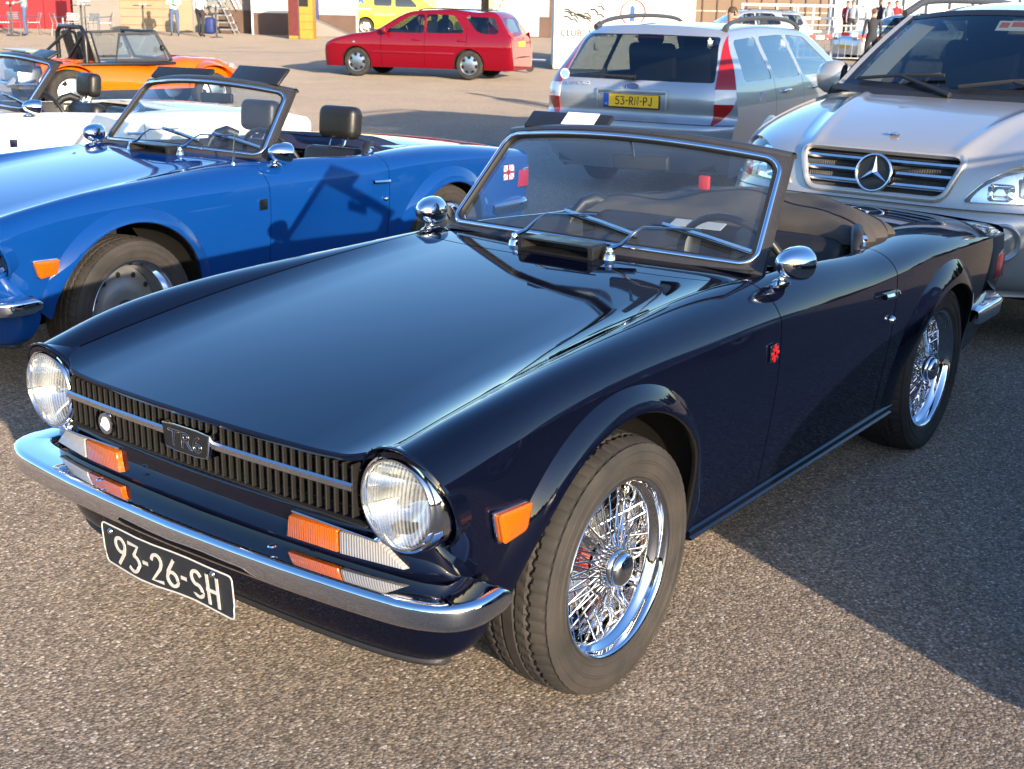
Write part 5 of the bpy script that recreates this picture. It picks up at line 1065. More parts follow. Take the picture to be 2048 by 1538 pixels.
    m=M(); m.box((.072,-.42,.50),(.01,.0,.0)) if False else None
    return root
OFF=make_offroader()
# ================================================================== beach buggy behind the white car
def make_buggy():
    p=at(224,18.8); root=thing('beach_buggy','orange open beach buggy with black roll bar and exposed rear engine','buggy',p,math.atan2(RGT[1],RGT[0])+.72); root.scale=(1,1,.93); P='paint_orange'
    # x forward (towards the right of the photo); rear engine at -x
    def tub(u,v):
        u=np.asarray(u,float); v=np.asarray(v,float); top=np.interp(u,[-1.25,-1.0,-.4,.3,.9,1.5,1.9],[.80,.84,.78,.72,.84,.80,.62]); w_=np.interp(u,[-1.25,-.9,0,.8,1.5,1.9],[.48,.60,.66,.66,.58,.40]); 
        t=v*PI; z=.36+(top-.36)*np.clip(np.sin(t*.5)**.7,0,1); y=w_*np.cos(t*.5)**.35; return np.column_stack([u,y,z])
    us=np.linspace(-1.25,1.9,60); vs_=np.linspace(0,.96,20); m=tsurf(tub,us,vs_,flip=False); m2=m.mirror(); m.add(m2.v,m2.f,m2.n); obj('tub',m,P,root)
    for s in(1,-1):
        for x,r in((-.95,.40),(1.22,.37)):
            m=M(); m.grid([[(x+(r+.03*q)*math.cos(t),s*(.50+.27*q**.5-.03*(q>.9)),.34+(r+.06*(1-q))*math.sin(t)) for q in(0,.2,.5,.8,1.0)] for t in np.linspace(.1,PI-.1,24)]); obj('mudguard',m,P,root,recalc=True)
        simple_wheel(root,-.95,.62*s,.34,s,.26,5); simple_wheel(root,1.22,.62*s,.30,s,.20,5)
        st=bpy.data.objects.new('seat',None); C.objects.link(st); st.parent=root; st.location=(-.30,.28*s,.50); m=M(); m.box((-.18,0,.42),(.10,.40,.62),rot=np.array(Matrix.Rotation(-.22,3,'Y'))); obj('backrest',m,'black_vinyl',st,bevel=.05); m=M(); m.box((.06,0,.10),(.45,.42,.14)); obj('cushion',m,'black_vinyl',st,bevel=.05)
        m=M(); m.tube([(-.62,.46*s,.78),(-1.02,.42*s,.60)],.022,8) ; obj('roll_bar_stay',m,'black_satin',root)
        m=M(); m.tube([(-.60,.0,1.27),(-1.05,.38*s,.72)] if s>0 else [(-.62,-.45,1.18),(-.60,.30,.72)],.022,8); obj('roll_bar_brace',m,'black_satin',root)
        m=M(); m.box((-1.26,.36*s,.78),(.06,.10,.10)); obj('tail_lamp',m,'red_lens',root,bevel=.02)
        m=M(); m.lathe([(.0,.04),(.03,.03),(.05,.0),(.04,-.02)],14,'x',c=(.42,.72*s,.98)); obj('side_mirror',m,'black_plastic',root); m=M(); m.box((1.70,.36*s,.66),(.12,.14,.14)); obj('headlamp',m,'clear_lens',root,bevel=.05,seg=3)
    m=M(); q=[(-.62,-.50,.72),(-.62,-.50,1.08),(-.62,-.47,1.20),(-.62,-.38,1.275),(-.62,0,1.28),(-.62,.38,1.275),(-.62,.47,1.20),(-.62,.50,1.08),(-.62,.50,.72)]; m.tube(q,.033,10); obj('roll_bar',m,'black_satin',root,smooth=60)
    m=M(); m.box((-.05,0,.74),(1.5,1.18,.05)); obj('cockpit_rim',m,'black_vinyl',root,bevel=.02)
    # framed windscreens and side screens
    def screen(x0,x1,h,tilt,nm,yw=.62):
        e=bpy.data.objects.new(nm,None); C.objects.link(e); e.parent=root; e.empty_display_size=.05
        c=[(x0,-yw,.80),(x0-tilt,-yw*.88,.80+h),(x0-tilt,yw*.88,.80+h),(x0,yw,.80)]; m=M(); m.tube(c+[c[0]],.026,8); obj('frame',m,'black_satin',e); m=M(); m.add(c,[(0,1,2,3)]); obj('pane',m,'screen_glass',e,smooth=0)
    screen(.60,0,.42,.20,'windscreen')
    for s in(1,-1):
        e=bpy.data.objects.new('side_screen',None); C.objects.link(e); e.parent=root; c=[(.55,.64*s,.80),(.40,.58*s,1.20),(-.15,.58*s,1.18),(-.25,.64*s,.80)]; m=M(); m.tube(c+[c[0]],.024,8); obj('frame',m,'grey_plastic',e); m=M(); m.add(c,[(0,1,2,3)]); obj('pane',m,'screen_glass',e,smooth=0)
    # engine
    m=M(); m.box((-1.35,0,.52),(.35,.55,.30)); obj('engine_block',m,'steel',root,bevel=.03); m=M(); m.lathe([(.0,.17),(.16,.17),(.165,.15),(.165,-.15),(.16,-.17),(.0,-.17)],28,'y',c=(-1.38,0,.76)); obj('fan_housing',m,'black_satin',root)
    for s in(1,-1): m=M(); m.tube([(-1.30,.30*s,.50),(-1.50,.34*s,.46),(-1.62,.20*s,.50)],.025,8); obj('exhaust_pipe',m,'chrome_dull',root); 
    m=M(); m.tube([(-1.10,-.5,.46),(-1.62,-.45,.46),(-1.66,0,.47),(-1.62,.45,.46),(-1.10,.5,.46)],.018,8); obj('rear_bumper_bar',m,'chrome_dull',root); m=M(); m.box((-1.30,0,.93),(.3,.9,.02)); obj('luggage_plate',m,'aluminium',root)
    return root
make_buggy()
# ================================================================== background
mat('red_board',(.30,.018,.024),.6); vary(MATS['red_board'],1.5,.15,.05,30); mat('beige_board',(.30,.225,.145),.7); vary(MATS['beige_board'],2,.15,.05,20); mat('grey_panel',(.22,.20,.18),.7); vary(MATS['grey_panel'],1.5,.1,.05,20)
mat('brown_skirt',(.10,.06,.045),.7); vary(MATS['brown_skirt'],2,.3); mat('light_wall',(.58,.55,.50),.6); vary(MATS['light_wall'],.8,.06,.03,10); mat('cream_wall',(.40,.37,.31),.65); vary(MATS['cream_wall'],.8,.07,.03,10)
mat('yellow_board',(.36,.20,.022),.6); vary(MATS['yellow_board'],3,.2); mat('dark_red_print',(.10,.012,.012),.5); vary(MATS['dark_red_print'],6,.6); mat('blue_cover',(.014,.03,.14),.6); vary(MATS['blue_cover'],5,.25)
mat('brown_cladding',(.17,.115,.08),.75); vary(MATS['brown_cladding'],.6,.2,.05,6); mat('facade_glass',(.30,.33,.38),.25,0,.4); vary(MATS['facade_glass'],.3,.15); mat('facade_white',(.60,.58,.56),.6); vary(MATS['facade_white'],1,.08)
mat('barrier_steel',(.55,.54,.52),.45,.6); vary(MATS['barrier_steel'],10,.1); mat('tape_red',(.60,.03,.03),.5); vary(MATS['tape_red'],6,.1); mat('line_white',(.55,.52,.47),.8); vary(MATS['line_white'],3,.3)
mat('denim',(.07,.11,.20),.85); vary(MATS['denim'],18,.25); mat('dark_cloth',(.03,.03,.035),.85); vary(MATS['dark_cloth'],18,.25); mat('white_cloth',(.75,.73,.70),.85); vary(MATS['white_cloth'],12,.06); mat('green_cloth',(.04,.25,.10),.8); vary(MATS['green_cloth'],12,.1)
mat('blue_jacket',(.025,.07,.30),.7); vary(MATS['blue_jacket'],12,.2); mat('grey_cloth',(.22,.25,.30),.85); vary(MATS['grey_cloth'],12,.2); mat('red_cloth',(.45,.03,.04),.8); vary(MATS['red_cloth'],12,.15); mat('hair_brown',(.06,.035,.02),.7); vary(MATS['hair_brown'],40,.4); mat('shoe_black',(.015,.014,.013),.5); vary(MATS['shoe_black'],20,.2)
VA=math.atan2(RGT[1],RGT[0])             # direction of the photo's horizontal on the ground
def place(px,d): return at(px,d)
def board(name,label,cat,px0,px1,d,h,thick,mt,rot=0,parts=None,z0=0,group=None):
    """upright box standing on the ground between two photo columns; local x to the right, local y away from the camera"""
    a,b=np.array(at(px0,d)),np.array(at(px1,d)); c=(a+b)/2; w_=np.linalg.norm((b-a)[:2]); r=thing(name,label,cat,(c[0],c[1],float(gz(c[0],c[1]))),VA+rot,group)
    m=M(); m.box((0,thick/2,z0+h/2),(w_,thick,h)); obj('body',m,mt,r,bevel=.02,seg=1); return r,w_
def local_box(r,name,c,size,mt,bevel=0): m=M(); m.box(c,size); return obj(name,m,mt,r,bevel=bevel,seg=1)
# --- red hoarding and kiosk on the left
r,w_=board('hoarding','plain red hoarding wall at the far left','wall',-420,148,53,3.4,.3,'red_board')
for i in range(5): local_box(r,'panel_joint',(-w_/2+(i+.5)*w_/5,-.012,1.7),(.03,.02,3.4),'dark_red_print')
r,w_=board('kiosk','pale wooden refreshment kiosk with serving counter','kiosk',150,386,52.5,3.6,3.0,'beige_board')
local_box(r,'grey_end_panel',(-w_/2+.95,-.02,1.8),(1.9,.03,3.6),'grey_panel'); local_box(r,'counter',(.45,-.25,1.42),(2.7,.5,.06),'brown_skirt'); local_box(r,'hatch',(.45,-.02,2.1),(2.5,.05,1.25),'under_dark')
for i,mt in enumerate(('yellow_board','white_paint','red_board','dark_red_print','red_board','orange_print','brown_skirt')): local_box(r,'hatch_goods',(-.55+.34*i,-.12,1.56+.03*(i%3)),(.24,.16,.22+.06*(i%3)),mt,.02)
for k in range(4): local_box(r,'board_seam',(.45,-.012,.25+.32*k),(2.9,.02,.012),'brown_skirt')
r,w_=board('container_wall','pale grey container wall with brown skirting beside the steel stairs','container',386,505,52.5,3.6,3,'grey_panel'); local_box(r,'skirting',(.55,-.03,.45),(w_-1.1,.05,.9),'brown_skirt')
r,w_=board('trailer','white trailer body with brown skirting behind the yellow vending box','trailer',505,622,51.5,3.6,2.6,'light_wall'); local_box(r,'skirting',(0,-.03,.42),(w_-.12,.05,.84),'brown_skirt'); local_box(r,'corner_post',(-w_/2+.03,-.05,1.8),(.07,.08,3.6),'white_paint'); local_box(r,'corner_post',(w_/2-.03,-.05,1.8),(.07,.08,3.6),'white_paint')
# steel stairs
def stairs():
    p=at(447,51.0); r=thing('steel_stairs','grey steel stairs leaning against the container','stairs',p,VA)
    for s in(0,.85):
        m=M(); m.box((-.05,s,1.15),(.05,.04,2.9),rot=np.array(Matrix.Rotation(-.42,3,'Y'))); obj('stringer',m,'steel',r); m=M(); m.tube([(.55,s,1.0),(-.75,s,3.7)],.025,8); obj('handrail',m,'steel',r)
    for k in range(9): m=M(); z=.18+.27*k; m.box((.22-.40*z,.42,z),(.72,.30,.05)); obj('tread',m,'aluminium',r)
stairs()
m=M(); m.box((0,0,.32),(.36,.4,.64)); o=obj('covered_crate',m,'blue_cover',bevel=.10,seg=3); o.location=at(421,51.2); o.rotation_euler=(0,0,VA); tag(o,'blue covered crate below the steel stairs','crate')
r,w_=board('vending_box','yellow wooden vending box with dark red picture side','vending box',577,626,48,1.62,.8,'yellow_board')
local_box(r,'picture_panel',(-w_/2+.20,-.012,.85),(.34,.02,1.45),'dark_red_print'); local_box(r,'display',(w_/2-.33,-.012,1.32),(.34,.02,.30),'under_dark'); local_box(r,'frame_trim',(-w_/2+.40,-.02,.81),(.05,.03,1.60),'brown_skirt')
for k in range(3): local_box(r,'board_seam',(.22,-.008,.35+.28*k),(.52,.012,.012),'brown_skirt')
local_box(r,'foot',(-.3,.4,.0),(.12,.7,.06),'brown_skirt'); local_box(r,'foot',(.3,.4,.0),(.12,.7,.06),'brown_skirt')
r,w_=board('trailer','white trailer body half hidden by the ambulance and a loading ramp','trailer',634,712,52,3.6,2.5,'light_wall'); local_box(r,'skirting',(0,-.03,.4),(w_,.05,.8),'brown_skirt')
m=M(); m.add([(-.9,0,.75),(.9,0,.02),(.9,1.2,.02),(-.9,1.2,.75),(-.9,0,.0),(-.9,1.2,.0)],[(0,1,2,3),(0,4,1),(3,2,5),(0,3,5,4)]); o=obj('loading_ramp',m,'grey_panel',smooth=0,recalc=True); o.location=at(658,50.5); o.rotation_euler=(0,0,VA); tag(o,'grey loading ramp beside the white trailer','ramp')
m=M(); m.box((0,0,1.2),(.35,.8,2.4)); o=obj('covered_load',m,'blue_cover',bevel=.03); o.location=at(632,52.2); o.rotation_euler=(0,0,VA); tag(o,'narrow blue covered load between two white trailers','load')
# ambulance
def make_ambulance():
    p=at(804,54); root=thing('ambulance','yellow ambulance van behind the red estate car','ambulance',p,VA+.10); P='paint_yellow'
    zt=cspl([-2.0,-1.9,-1.0,.0,.25,.5,1.1,1.5,2.1,2.6,2.8],[1.75,1.9,1.94,1.93,1.88,1.72,1.22,1.08,.98,.80,.5])
    S=Slab(root,P,zt,.25,[(.2,.80),(.5,.90),(.9,.92),(1.2,.89),(1.6,.82),(2.0,.74)],-2.0,2.8,.15,.5,edge=.12)
    wd=[[(-1.15,1.15),(-1.15,1.72),(-.42,1.72),(-.42,1.15)],[(-.28,1.12),(-.28,1.72),(.08,1.72),(.60,1.2),(.60,1.12)]]; wd=[rround(w,.06) for w in wd]
    S.side('body_side',-2.0,-.35,[nwin(wd[0]),arch(-1.5,.36,.36)]); S.side('front_door',-.34,.72,[nwin(wd[1])]); S.side('front_wing',.73,2.8,[arch(1.75,.36,.36)])
    for w in wd: S.side('side_window',min(p_[0] for p_ in w)-.01,max(p_[0] for p_ in w)+.01,[win(w)],mt='dark_glass',fl=0,off=.006)
    nb=lambda P_,u,v: -np.minimum(np.minimum(P_[:,0]-.32,1.08-P_[:,0]),.9-np.abs(v)); fb=lambda P_,u,v: np.minimum(np.minimum(P_[:,0]-.32,1.08-P_[:,0]),.9-np.abs(v))
    S.caps(); S.top('roof',-2.0,2.8,[nb]); S.top('windscreen',.31,1.09,[fb],mt='car_glass',off=.004,fl=0); m=M(); m.box((.4,0,.42),(4.2,1.5,.25)); obj('underbody',m,'under_dark',root); m=M(); m.box((-.4,0,.85),(2.6,1.4,.5)); obj('interior_floor',m,'fabric_dark',root)
    for s in(1,-1):
        for x in(-1.5,1.75): simple_wheel(root,x,.78*s,.32,s)
        arch_lining(root,-1.5,.36,.36,.86) if s>0 else None; arch_lining(root,1.75,.36,.36,.86) if s>0 else None
    text('lettering','AMBULANCE',.15,'plate_blue_band',root,(-.72,-.935,.80),(1,0,0),(0,0,1),.003); m=M()
    for a in(0,PI/3,2*PI/3): ribbon(m,[(-.17*math.cos(a),-.17*math.sin(a)),(.17*math.cos(a),.17*math.sin(a))],.09,(-1.68,-.90,1.42),(1,0,0),(0,0,1),(0,-1,0),.004+.001*a)
    obj('star_sign',m,'plate_blue_band',root,smooth=0,recalc=True); local_box(root,'stripe',(-1.6,-.92,1.02),(.7,.02,.04),'plate_blue_band')
make_ambulance()
r,w_=board('trailer','long white trailer body behind the red estate car','trailer',872,962,55,3.6,2.5,'light_wall'); local_box(r,'end_post',(w_/2+.16,.2,1.8),(.3,.3,3.6),'brown_skirt'); local_box(r,'skirting',(0,-.02,.35),(w_,.04,.7),'brown_skirt')  # brown strip stands for the shade in the gap between trailers
r,w_=board('trailer','white trailer body right of the dark post, above a brown base','trailer',985,1098,54,3.6,2.5,'light_wall'); local_box(r,'skirting',(0,-.02,.42),(w_,.04,.84),'brown_skirt'); local_box(r,'end_post',(w_/2+.14,.1,1.8),(.26,.3,3.6),'brown_skirt')  # second brown strip, again the dark of a gap put into colour
# billboard on a post trailer
r=thing('sign_trailer','white board on a small trailer with jockey wheel behind the red estate car','trailer',at(1046,30.5),VA)
local_box(r,'board',(0,0,1.12),(.75,.03,.55),'light_wall'); m=M(); m.tube([(.0,.03,.18),(.0,.03,.9)],.025,8); obj('post',m,'steel',r); m=M(); m.tube([(-.5,0,.32),(.55,0,.30)],.03,8); obj('drawbar',m,'steel',r); m=M(); m.lathe([(.0,.03),(.10,.03),(.10,-.03),(.0,-.03)],20,'y',c=(.18,0,.12)); obj('jockey_wheel',m,'tyre_rubber',r); m=M(); m.lathe([(.0,.03),(.08,.03),(.08,-.03),(.0,-.03)],20,'y',c=(-.25,0,.12)); obj('coupling_wheel',m,'tyre_rubber',r)
# club trailer with lettering and drawing
r,w_=board('club_trailer','white club trailer with black lettering and a red ring sign','trailer',1108,1388,32,2.05,2.2,'light_wall',z0=.02)
def scratch():
    u=w_/280*1.0
    X=lambda px: (px-1248)*u; Z=lambda py: 1.62+(8-py)*u
    text('lettering','CLUB  TRIUMPH',.215,'letter_black',r,(X(1121),-.012,Z(67)),(1,0,0),(0,0,1),.003,xs=1.0,align='LEFT'); text('lettering_below','L',.24,'letter_black',r,(X(1188),-.012,Z(93)),(1,0,0),(0,0,1),.003,align='LEFT')
    m=M(); t=np.linspace(0,2*PI,41)[:-1]; m.tube([(X(1265)+.30*math.cos(q),-.012,Z(25)+.30*math.sin(q)) for q in t],.035,6,closed=True,flat=.3); obj('red_ring',m,'tape_red',r); m=M(); m.prism([(-.05,-.2),(.06,-.2),(.06,.12),(.0,.18),(-.05,.12)],(X(1263),-.008,Z(25)),(1,0,0),(0,0,1),(0,-1,0),.006); obj('ring_figure',m,'plate_blue_band',r,smooth=0)
    m=M()
    for k in range(16):
        a=random.uniform(-.5,.5); x=X(1135+ (k%6)*13); z=Z(12+random.uniform(0,30)); ribbon(m,[(x-.08,z),(x+.02*a,z+.05*a),(x+.08,z-.06)],.035,(0,-.006,0),(1,0,0),(0,0,1),(0,-1,0),.004)
    kind(obj('line_drawing',m,'letter_black',r,smooth=0,recalc=True),'stuff')
    for x in(-w_/2+.02,w_/2-.02): local_box(r,'edge_trim',(x,-.01,1.05),(.05,.03,2.04),'aluminium')
    for s in(-.25,.25):
        h=simple_wheel(r,.9*0+s*2.0,.35,.30,-1)
scratch()
# --- right background: brown cladding, glass front, barriers
r,w_=board('clad_building','brown clad building front with vertical seams','building',1388,1652,72,5,4,'brown_cladding')
for k in range(9): local_box(r,'seam_post',(-w_/2+(k+.5)*w_/9,-.04,2.5),(.07,.07,5),'brown_skirt')
for z in(.9,2.0): local_box(r,'rail',(0,-.03,z),(w_,.04,.06),'cream_wall')
r,w_=board('glazed_building','grey glazed building front with white uprights','building',1654,2300,72,6,4,'facade_glass')
for k in range(14): local_box(r,'upright',(-w_/2+(k+.3)*w_/14,-.1,3),(.22,.2,6),'facade_white')
def barrier(px0,px1,d,label,rows=False):
    a,b=np.array(at(px0,d)),np.array(at(px1,d)); c=(a+b)/2; wd=np.linalg.norm((b-a)[:2]); r=thing('crowd_barrier',label,'barrier',tuple(c),VA,'crowd barriers across the yard'); m=M(); m.tube([(-wd/2,0,.1),(-wd/2,0,1.05),(-wd/2+.08,0,1.12),(wd/2-.08,0,1.12),(wd/2,0,1.05),(wd/2,0,.1)],.03,6); obj('frame',m,'barrier_steel',r); m=M(); m.tube([(-wd/2,0,.25),(wd/2,0,.25)],.02,6); obj('lower_rail',m,'barrier_steel',r)
    m=M(); n=int(wd/.16)
    for k in range(1,n): x=-wd/2+wd*k/n; m.tube([(x,0,.25),(x,0,1.1)],.01,4,cap=False)
    kind(obj('bars',m,'barrier_steel',r,smooth=0),'stuff')
    for x in(-wd/2+.1,wd/2-.1): m=M(); m.tube([(x,-.28,.02),(x,0,.15),(x,.28,.02)],.025,6); obj('foot',m,'barrier_steel',r)
for i,(a,b,l) in enumerate(((1598,1665,'crowd barrier left of the parked silver car'),(1667,1734,'crowd barrier in front of the parked silver car'),(1736,1803,'crowd barrier by the man in black'))): barrier(a,b,36,l)
for i,(a,b,d,l) in enumerate(((1590,1690,58,'white fence panel left of the spectators'),(1692,1800,58,'white fence panel below the spectators'),(1480,1588,58,'white fence panel behind the man in the blue jacket'))):
    r,w_=board('fence_panel',l,'fence',a,b,d,.12,.05,'white_paint',z0=.85,group='white fence panels in the distance'); local_box(r,'top_rail',(0,0,1.45),(w_,.06,.10),'white_paint'); local_box(r,'mid_rail',(0,0,.35),(w_,.06,.08),'white_paint')
    for k in range(4): local_box(r,'post',(-w_/2+.05+(w_-.1)*k/3,0,.75),(.07,.07,1.5),'white_paint')
a,b=np.array(at(1600,35.6)),np.array(at(1800,35.6)); c=(a+b)/2; wd=np.linalg.norm((b-a)[:2]); r=thing('barrier_tape','red and white tape strung along the crowd barriers','tape',(c[0],c[1],float(gz(c[0],c[1]))),VA)
for k in range(12): local_box(r,'red_section' if k%2 else 'white_section',(-wd/2+(k+.5)*wd/12,0,.86-.05*math.sin(k*.9)),(wd/12,.004,.10),'tape_red' if k%2 else 'white_paper')
# parked cars in the distance
FAR=copy_tree(EST,None,{'paint_red':'paint_pale'}); p=at(1735,40); FAR.location=p; FAR.rotation_euler=(0,0,VA+PI+.35); tag(FAR,'pale silver car parked behind the crowd barriers','car')
FAR2=copy_tree(EST,None,{'paint_red':'paint_pale'}); p=at(1408,44); FAR2.location=(p[0],p[1],p[2]); FAR2.rotation_euler=(0,0,VA+PI+.1); tag(FAR2,'silver car glimpsed over the roof of the silver estate','car')
# painted lines on the yard
for i,(x0,x1,d,l) in enumerate(((375,640,38,'long faded white line across the yard'),(460,520,40.5,'short faded white line near the kiosk'))):
    a,b=np.array(at(x0,d)),np.array(at(x1,d+.3)); t=(b-a); t/=np.linalg.norm(t); n_=np.array((-t[1],t[0],0)); m=M(); m.grid([[a+(b-a)*k/10+n_*.07+np.array((0,0,float(gz(*(a+(b-a)*k/10)[:2])-(a+(b-a)*k/10)[2])+.006)),a+(b-a)*k/10-n_*.07+np.array((0,0,float(gz(*(a+(b-a)*k/10)[:2])-(a+(b-a)*k/10)[2])+.006))] for k in range(11)]); kind(obj('painted_line',m,'line_white',smooth=0),'structure')
# --- cafe furniture
def chair():
    r=thing('cafe_chair','','chair'); A='aluminium'
    for s in(1,-1):
        m=M(); m.tube([(.24,.25*s,0),(.20,.25*s,.45),(.20,.26*s,.64)],.014,6); obj('leg',m,A,r); m=M(); m.tube([(-.26,.22*s,0),(-.20,.22*s,.45),(-.30,.22*s,.80)],.014,6); obj('leg',m,A,r); m=M(); m.tube([(.22,.26*s,.64),(-.10,.27*s,.66),(-.26,.23*s,.68)],.016,6,flat=.6); obj('armrest',m,A,r)
    for k in range(5): m=M(); m.box((.18-.09*k,0,.45),(.06,.46,.012)); obj('seat_slat',m,A,r)
    for k in range(4): m=M(); m.box((-.235-.022*k,0,.56+.07*k),(.012,.42,.045)); obj('back_slat',m,A,r)
    return r
CH=chair(); spots=[(8,46.5,.4,'leftmost of the aluminium cafe chairs'),(34,47.5,1.6,'aluminium cafe chair behind the man in grey'),(66,47,-2.6,'aluminium cafe chair right of the man in grey'),(122,46.5,.7,'aluminium cafe chair left of the signboard table'),(143,47.6,2.2,'aluminium cafe chair before the red hoarding edge'),(182,47.2,-1.8,'aluminium cafe chair with a bright seat before the kiosk'),(210,48,-2.7,'rightmost aluminium cafe chair, by the kiosk')]
for i,(px,d,a,l) in enumerate(spots):
    c=CH if i==0 else copy_tree(CH); c.location=at(px,d); c.rotation_euler=(0,0,VA+a); tag(c,l,'chair','aluminium cafe chairs')
def table():
    r=thing('standing_table','','table'); m=M(); m.lathe([(.0,1.10),(.34,1.10),(.35,1.085),(.34,1.07),(.0,1.07)],24,'z'); obj('table_top',m,'brown_skirt',r); m=M(); m.tube([(0,0,.03),(0,0,1.08)],.035,8); obj('pole',m,'grey_plastic',r); m=M(); m.lathe([(.0,.04),(.22,.03),(.24,.0)],20,'z'); obj('base',m,'grey_plastic',r); 
    for k in(-.12,.1): m=M(); m.lathe([(.0,.06),(.04,.06),(.045,.0)],10,'z',c=(k,0,1.10)); obj('cup',m,'white_paper',r)
    return r
TB=table()
for i,(px,d,l) in enumerate(((25,46,'standing table at the far left'),(165,46.5,'standing table before the hoarding end'),(288,48.5,'standing table before the kiosk counter'),(433,48,'standing table by the steel stairs'))):
    c=TB if i==0 else copy_tree(TB); c.location=at(px,d); tag(c,l,'table','round standing tables')
r=thing('hanging_banner','pale banner on a post before the kiosk','banner',at(172,48.2),VA); local_box(r,'cloth',(0,0,1.75),(.46,.02,1.1),'white_cloth'); m=M(); m.tube([(0,.03,0),(0,.03,2.4)],.025,8); obj('post',m,'grey_plastic',r)
# --- people: one skinned body each
def person(label,loc,rzv,top,legs,hair='hair_brown',h=1.78,pose='stand',arms=None,name='person'):
    """continuous body grown from a joint skeleton; material by height and limb"""
    j={'hip':(0,0,.95),'waist':(0,0,1.08),'chest':(.01,0,1.32),'neck':(0,0,1.50),'jaw':(.02,0,1.58),'head':(.015,0,1.68),'crown':(.0,0,1.77)}
    rad={'hip':(.15,.12),'waist':(.145,.115),'chest':(.175,.125),'neck':(.058,.058),'jaw':(.068,.062),'head':(.092,.078),'crown':(.06,.055)}
    E=[('hip','waist'),('waist','chest'),('chest','neck'),('neck','jaw'),('jaw','head'),('head','crown')]
    for s,n in((1,'l'),(-1,'r')):
        fw=.10*s if pose=='walk' else .02*s
        j.update({n+'th':(0,.10*s,.90),n+'kn':(.03+fw*.5,.11*s,.50),n+'an':(-.02+fw,.12*s,.09),n+'to':(.14+fw,.14*s,.035)}); rad.update({n+'th':(.095,.10),n+'kn':(.060,.062),n+'an':(.042,.042),n+'to':(.038,.030)}); E+=[('hip',n+'th'),(n+'th',n+'kn'),(n+'kn',n+'an'),(n+'an',n+'to')]
        ar=arms if arms else [(.0,.24,1.16),(.06,.25,.93),(.10,.23,.84)]
        j.update({n+'sh':(0,.19*s,1.42),n+'el':(ar[0][0],ar[0][1]*s,ar[0][2]),n+'wr':(ar[1][0],ar[1][1]*s,ar[1][2]),n+'ha':(ar[2][0],ar[2][1]*s,ar[2][2])}); rad.update({n+'sh':(.062,.062),n+'el':(.045,.045),n+'wr':(.030,.033),n+'ha':(.035,.022)}); E+=[('chest',n+'sh'),(n+'sh',n+'el'),(n+'el',n+'wr'),(n+'wr',n+'ha')]
        for f,(dx,dy) in enumerate(((.035,-.03),(.05,-.012),(.052,.008),(.04,.026))):
            k=n+'f%d'%f; v=np.array(j[n+'ha'])-np.array(j[n+'wr']); v/=np.linalg.norm(v); j[k]=tuple(np.array(j[n+'ha'])+v*(.055+.012*(f in(1,2)))+np.array((dy*1.3,0,0))); rad[k]=(.010,.010); E.append((n+'ha',k))
        v=np.array(j[n+'ha'])-np.array(j[n+'wr']); j[n+'tb']=tuple(np.array(j[n+'wr'])*.5+np.array(j[n+'ha'])*.5+np.array((.045,0,-.02))); rad[n+'tb']=(.011,.011); E.append((n+'wr',n+'tb'))
    nm=list(j); ix={k:i for i,k in enumerate(nm)}; me=bpy.data.meshes.new('person'); sc=h/1.80; me.from_pydata([tuple(np.array(j[k])*sc) for k in nm],[(ix[a],ix[b]) for a,b in E],[]); o=bpy.data.objects.new('tmp_person',me); C.objects.link(o)
    md=o.modifiers.new('skin','SKIN'); md.use_smooth_shade=True
    for i,k in enumerate(nm): sv=me.skin_vertices[0].data[i]; sv.radius=(rad[k][0]*sc,rad[k][1]*sc); sv.use_root=(k=='hip')
    o.modifiers.new('sub','SUBSURF').levels=1; dg=bpy.context.evaluated_depsgraph_get(); bm_=bpy.data.meshes.new_from_object(o.evaluated_get(dg)); bpy.data.objects.remove(o)
    bm_.name='person'; bm_.materials.clear()
    for q in(top,legs,'skin',hair,'shoe_black'): bm_.materials.append(MATS[q])
    for p in bm_.polygons:
        c=np.array(p.center)/sc; z=c[2]; mi=0
        if z>1.50: mi=2
        if z>1.70 or (z>1.60 and c[0]<-.02): mi=3
        if z<.97 and abs(c[1])<.19: mi=1
        if z<.075: mi=4
        ha=np.array(j['lwr']); hb=np.array(j['rwr'])
        if min(np.linalg.norm(c-np.array(j['lha'])),np.linalg.norm(c-np.array(j['rha'])))<.10 and abs(c[1])>.12: mi=2
        p.material_index=mi; p.use_smooth=True
    o=link(name,bm_,None,loc,(0,0,rzv)); tag(o,label,'person'); 
    m=M(); m.tube([(.088*sc,0,1.70*sc),(.118*sc,0,1.655*sc),(.095*sc,0,1.645*sc)],[.008,.016,.010],6); obj('nose',m,'skin',o)
    for s in(1,-1):
        m=M(); m.lathe([(.0,.006),(.010,.003),(.012,.0)],8,'x',c=(.093*sc,.034*s,1.685*sc)); obj('eye',m,'black_satin',o); m=M(); m.tube([(.01,.082*s*sc,1.70*sc),(-.005,.095*s*sc,1.68*sc),(.008,.084*s*sc,1.64*sc)],[.008,.013,.008],6); obj('ear',m,'skin',o)
    m=M(); m.box((.088*sc,0,1.603*sc),(.012,.05,.010)); obj('mouth',m,'red_cloth',o,bevel=.003)
    return o
tocam=VA-PI/2     # facing the camera
fold=[(.06,.25,1.17),(.24,.16,1.12),(.30,.06,1.16)]
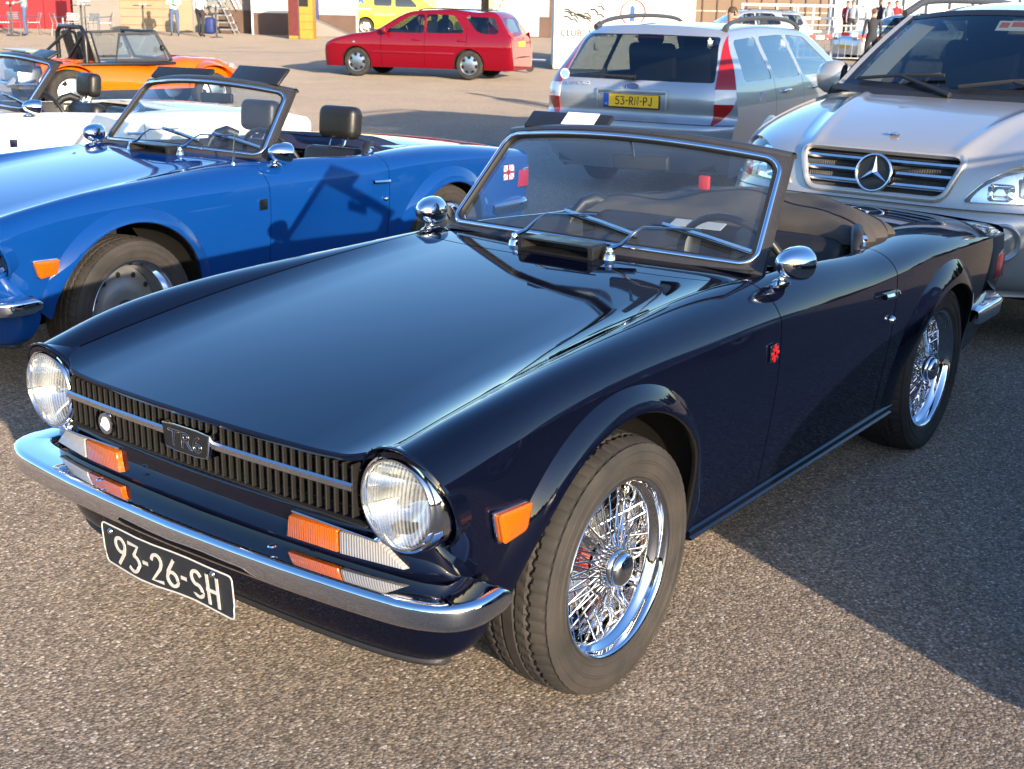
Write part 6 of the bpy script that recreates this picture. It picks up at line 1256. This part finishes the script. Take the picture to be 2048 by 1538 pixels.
pa=person('man in white shirt, green tie and jeans by the kiosk counter',at(350,48.6),tocam+.2,'white_cloth','denim',arms=fold,h=1.80); m=M(); m.add([(.135,-.03,1.45),(.135,.03,1.45),(.165,.045,1.12),(.165,0,1.06),(.165,-.045,1.12),(.12,-.03,1.45),(.12,.03,1.45),(.15,.045,1.12),(.15,0,1.06),(.15,-.045,1.12)],[(0,1,2,3,4),(5,9,8,7,6),(0,5,6,1),(1,6,7,2),(2,7,8,3),(3,8,9,4),(4,9,5,0)]); obj('tie',m,'green_cloth',pa,smooth=0)
person('man in white shirt and dark trousers walking by the steel stairs',at(402,48.2),tocam+PI*.9,'white_cloth','dark_cloth',pose='walk',h=1.84)
person('man in grey shirt and jeans leaning at the left cafe table',at(52,46.3),tocam-1.2,'grey_cloth','denim',arms=fold,h=1.82)
person('man with brown hair in blue jacket behind the silver estate',at(1462,16.8),tocam+.35,'blue_jacket','denim',h=1.68)
person('man in black seen from behind at the crowd barriers',at(1745,34.6),tocam+PI,'dark_cloth','dark_cloth',h=1.66)
for i,(px,d,tp,l) in enumerate(((1691,57,'red_cloth','spectator in red, leftmost by the white fence'),(1702,56.5,'grey_cloth','spectator in grey next to the one in red'),(1757,57,'dark_cloth','spectator in dark clothes among the group by the glazed front'),(1773,56.5,'grey_cloth','spectator in light grey beside the pillar of the off-roader'),(1789,57.5,'red_cloth','spectator in red, rightmost by the fence'))): person(l,at(px,d),tocam+random.uniform(-.6,.6),tp,'dark_cloth',h=1.74+.04*(i%3))
person('person in a pale top far behind the red estate',at(1005,50),tocam,'cream_wall','denim',h=1.75)
# driver of the red estate
def driver():
    m=M(); prof=[(.0,.56),(.17,.58),(.19,.75),(.20,.95),(.16,1.05),(.07,1.10),(.06,1.13),(.085,1.17),(.095,1.24),(.085,1.31),(.05,1.345),(.0,1.355)]; m.lathe(prof,18,'z'); m.v=[(x*.72,y,z) for x,y,z in m.v]
    me=obj('driver',m,['dark_cloth','skin','hair_brown'],EST,smooth=60); me.location=(-1.32,.36,.0)
    for p in me.data.polygons: z=p.center[2]; p.material_index=0 if z<1.08 else (2 if z>1.28 else 1)
driver()
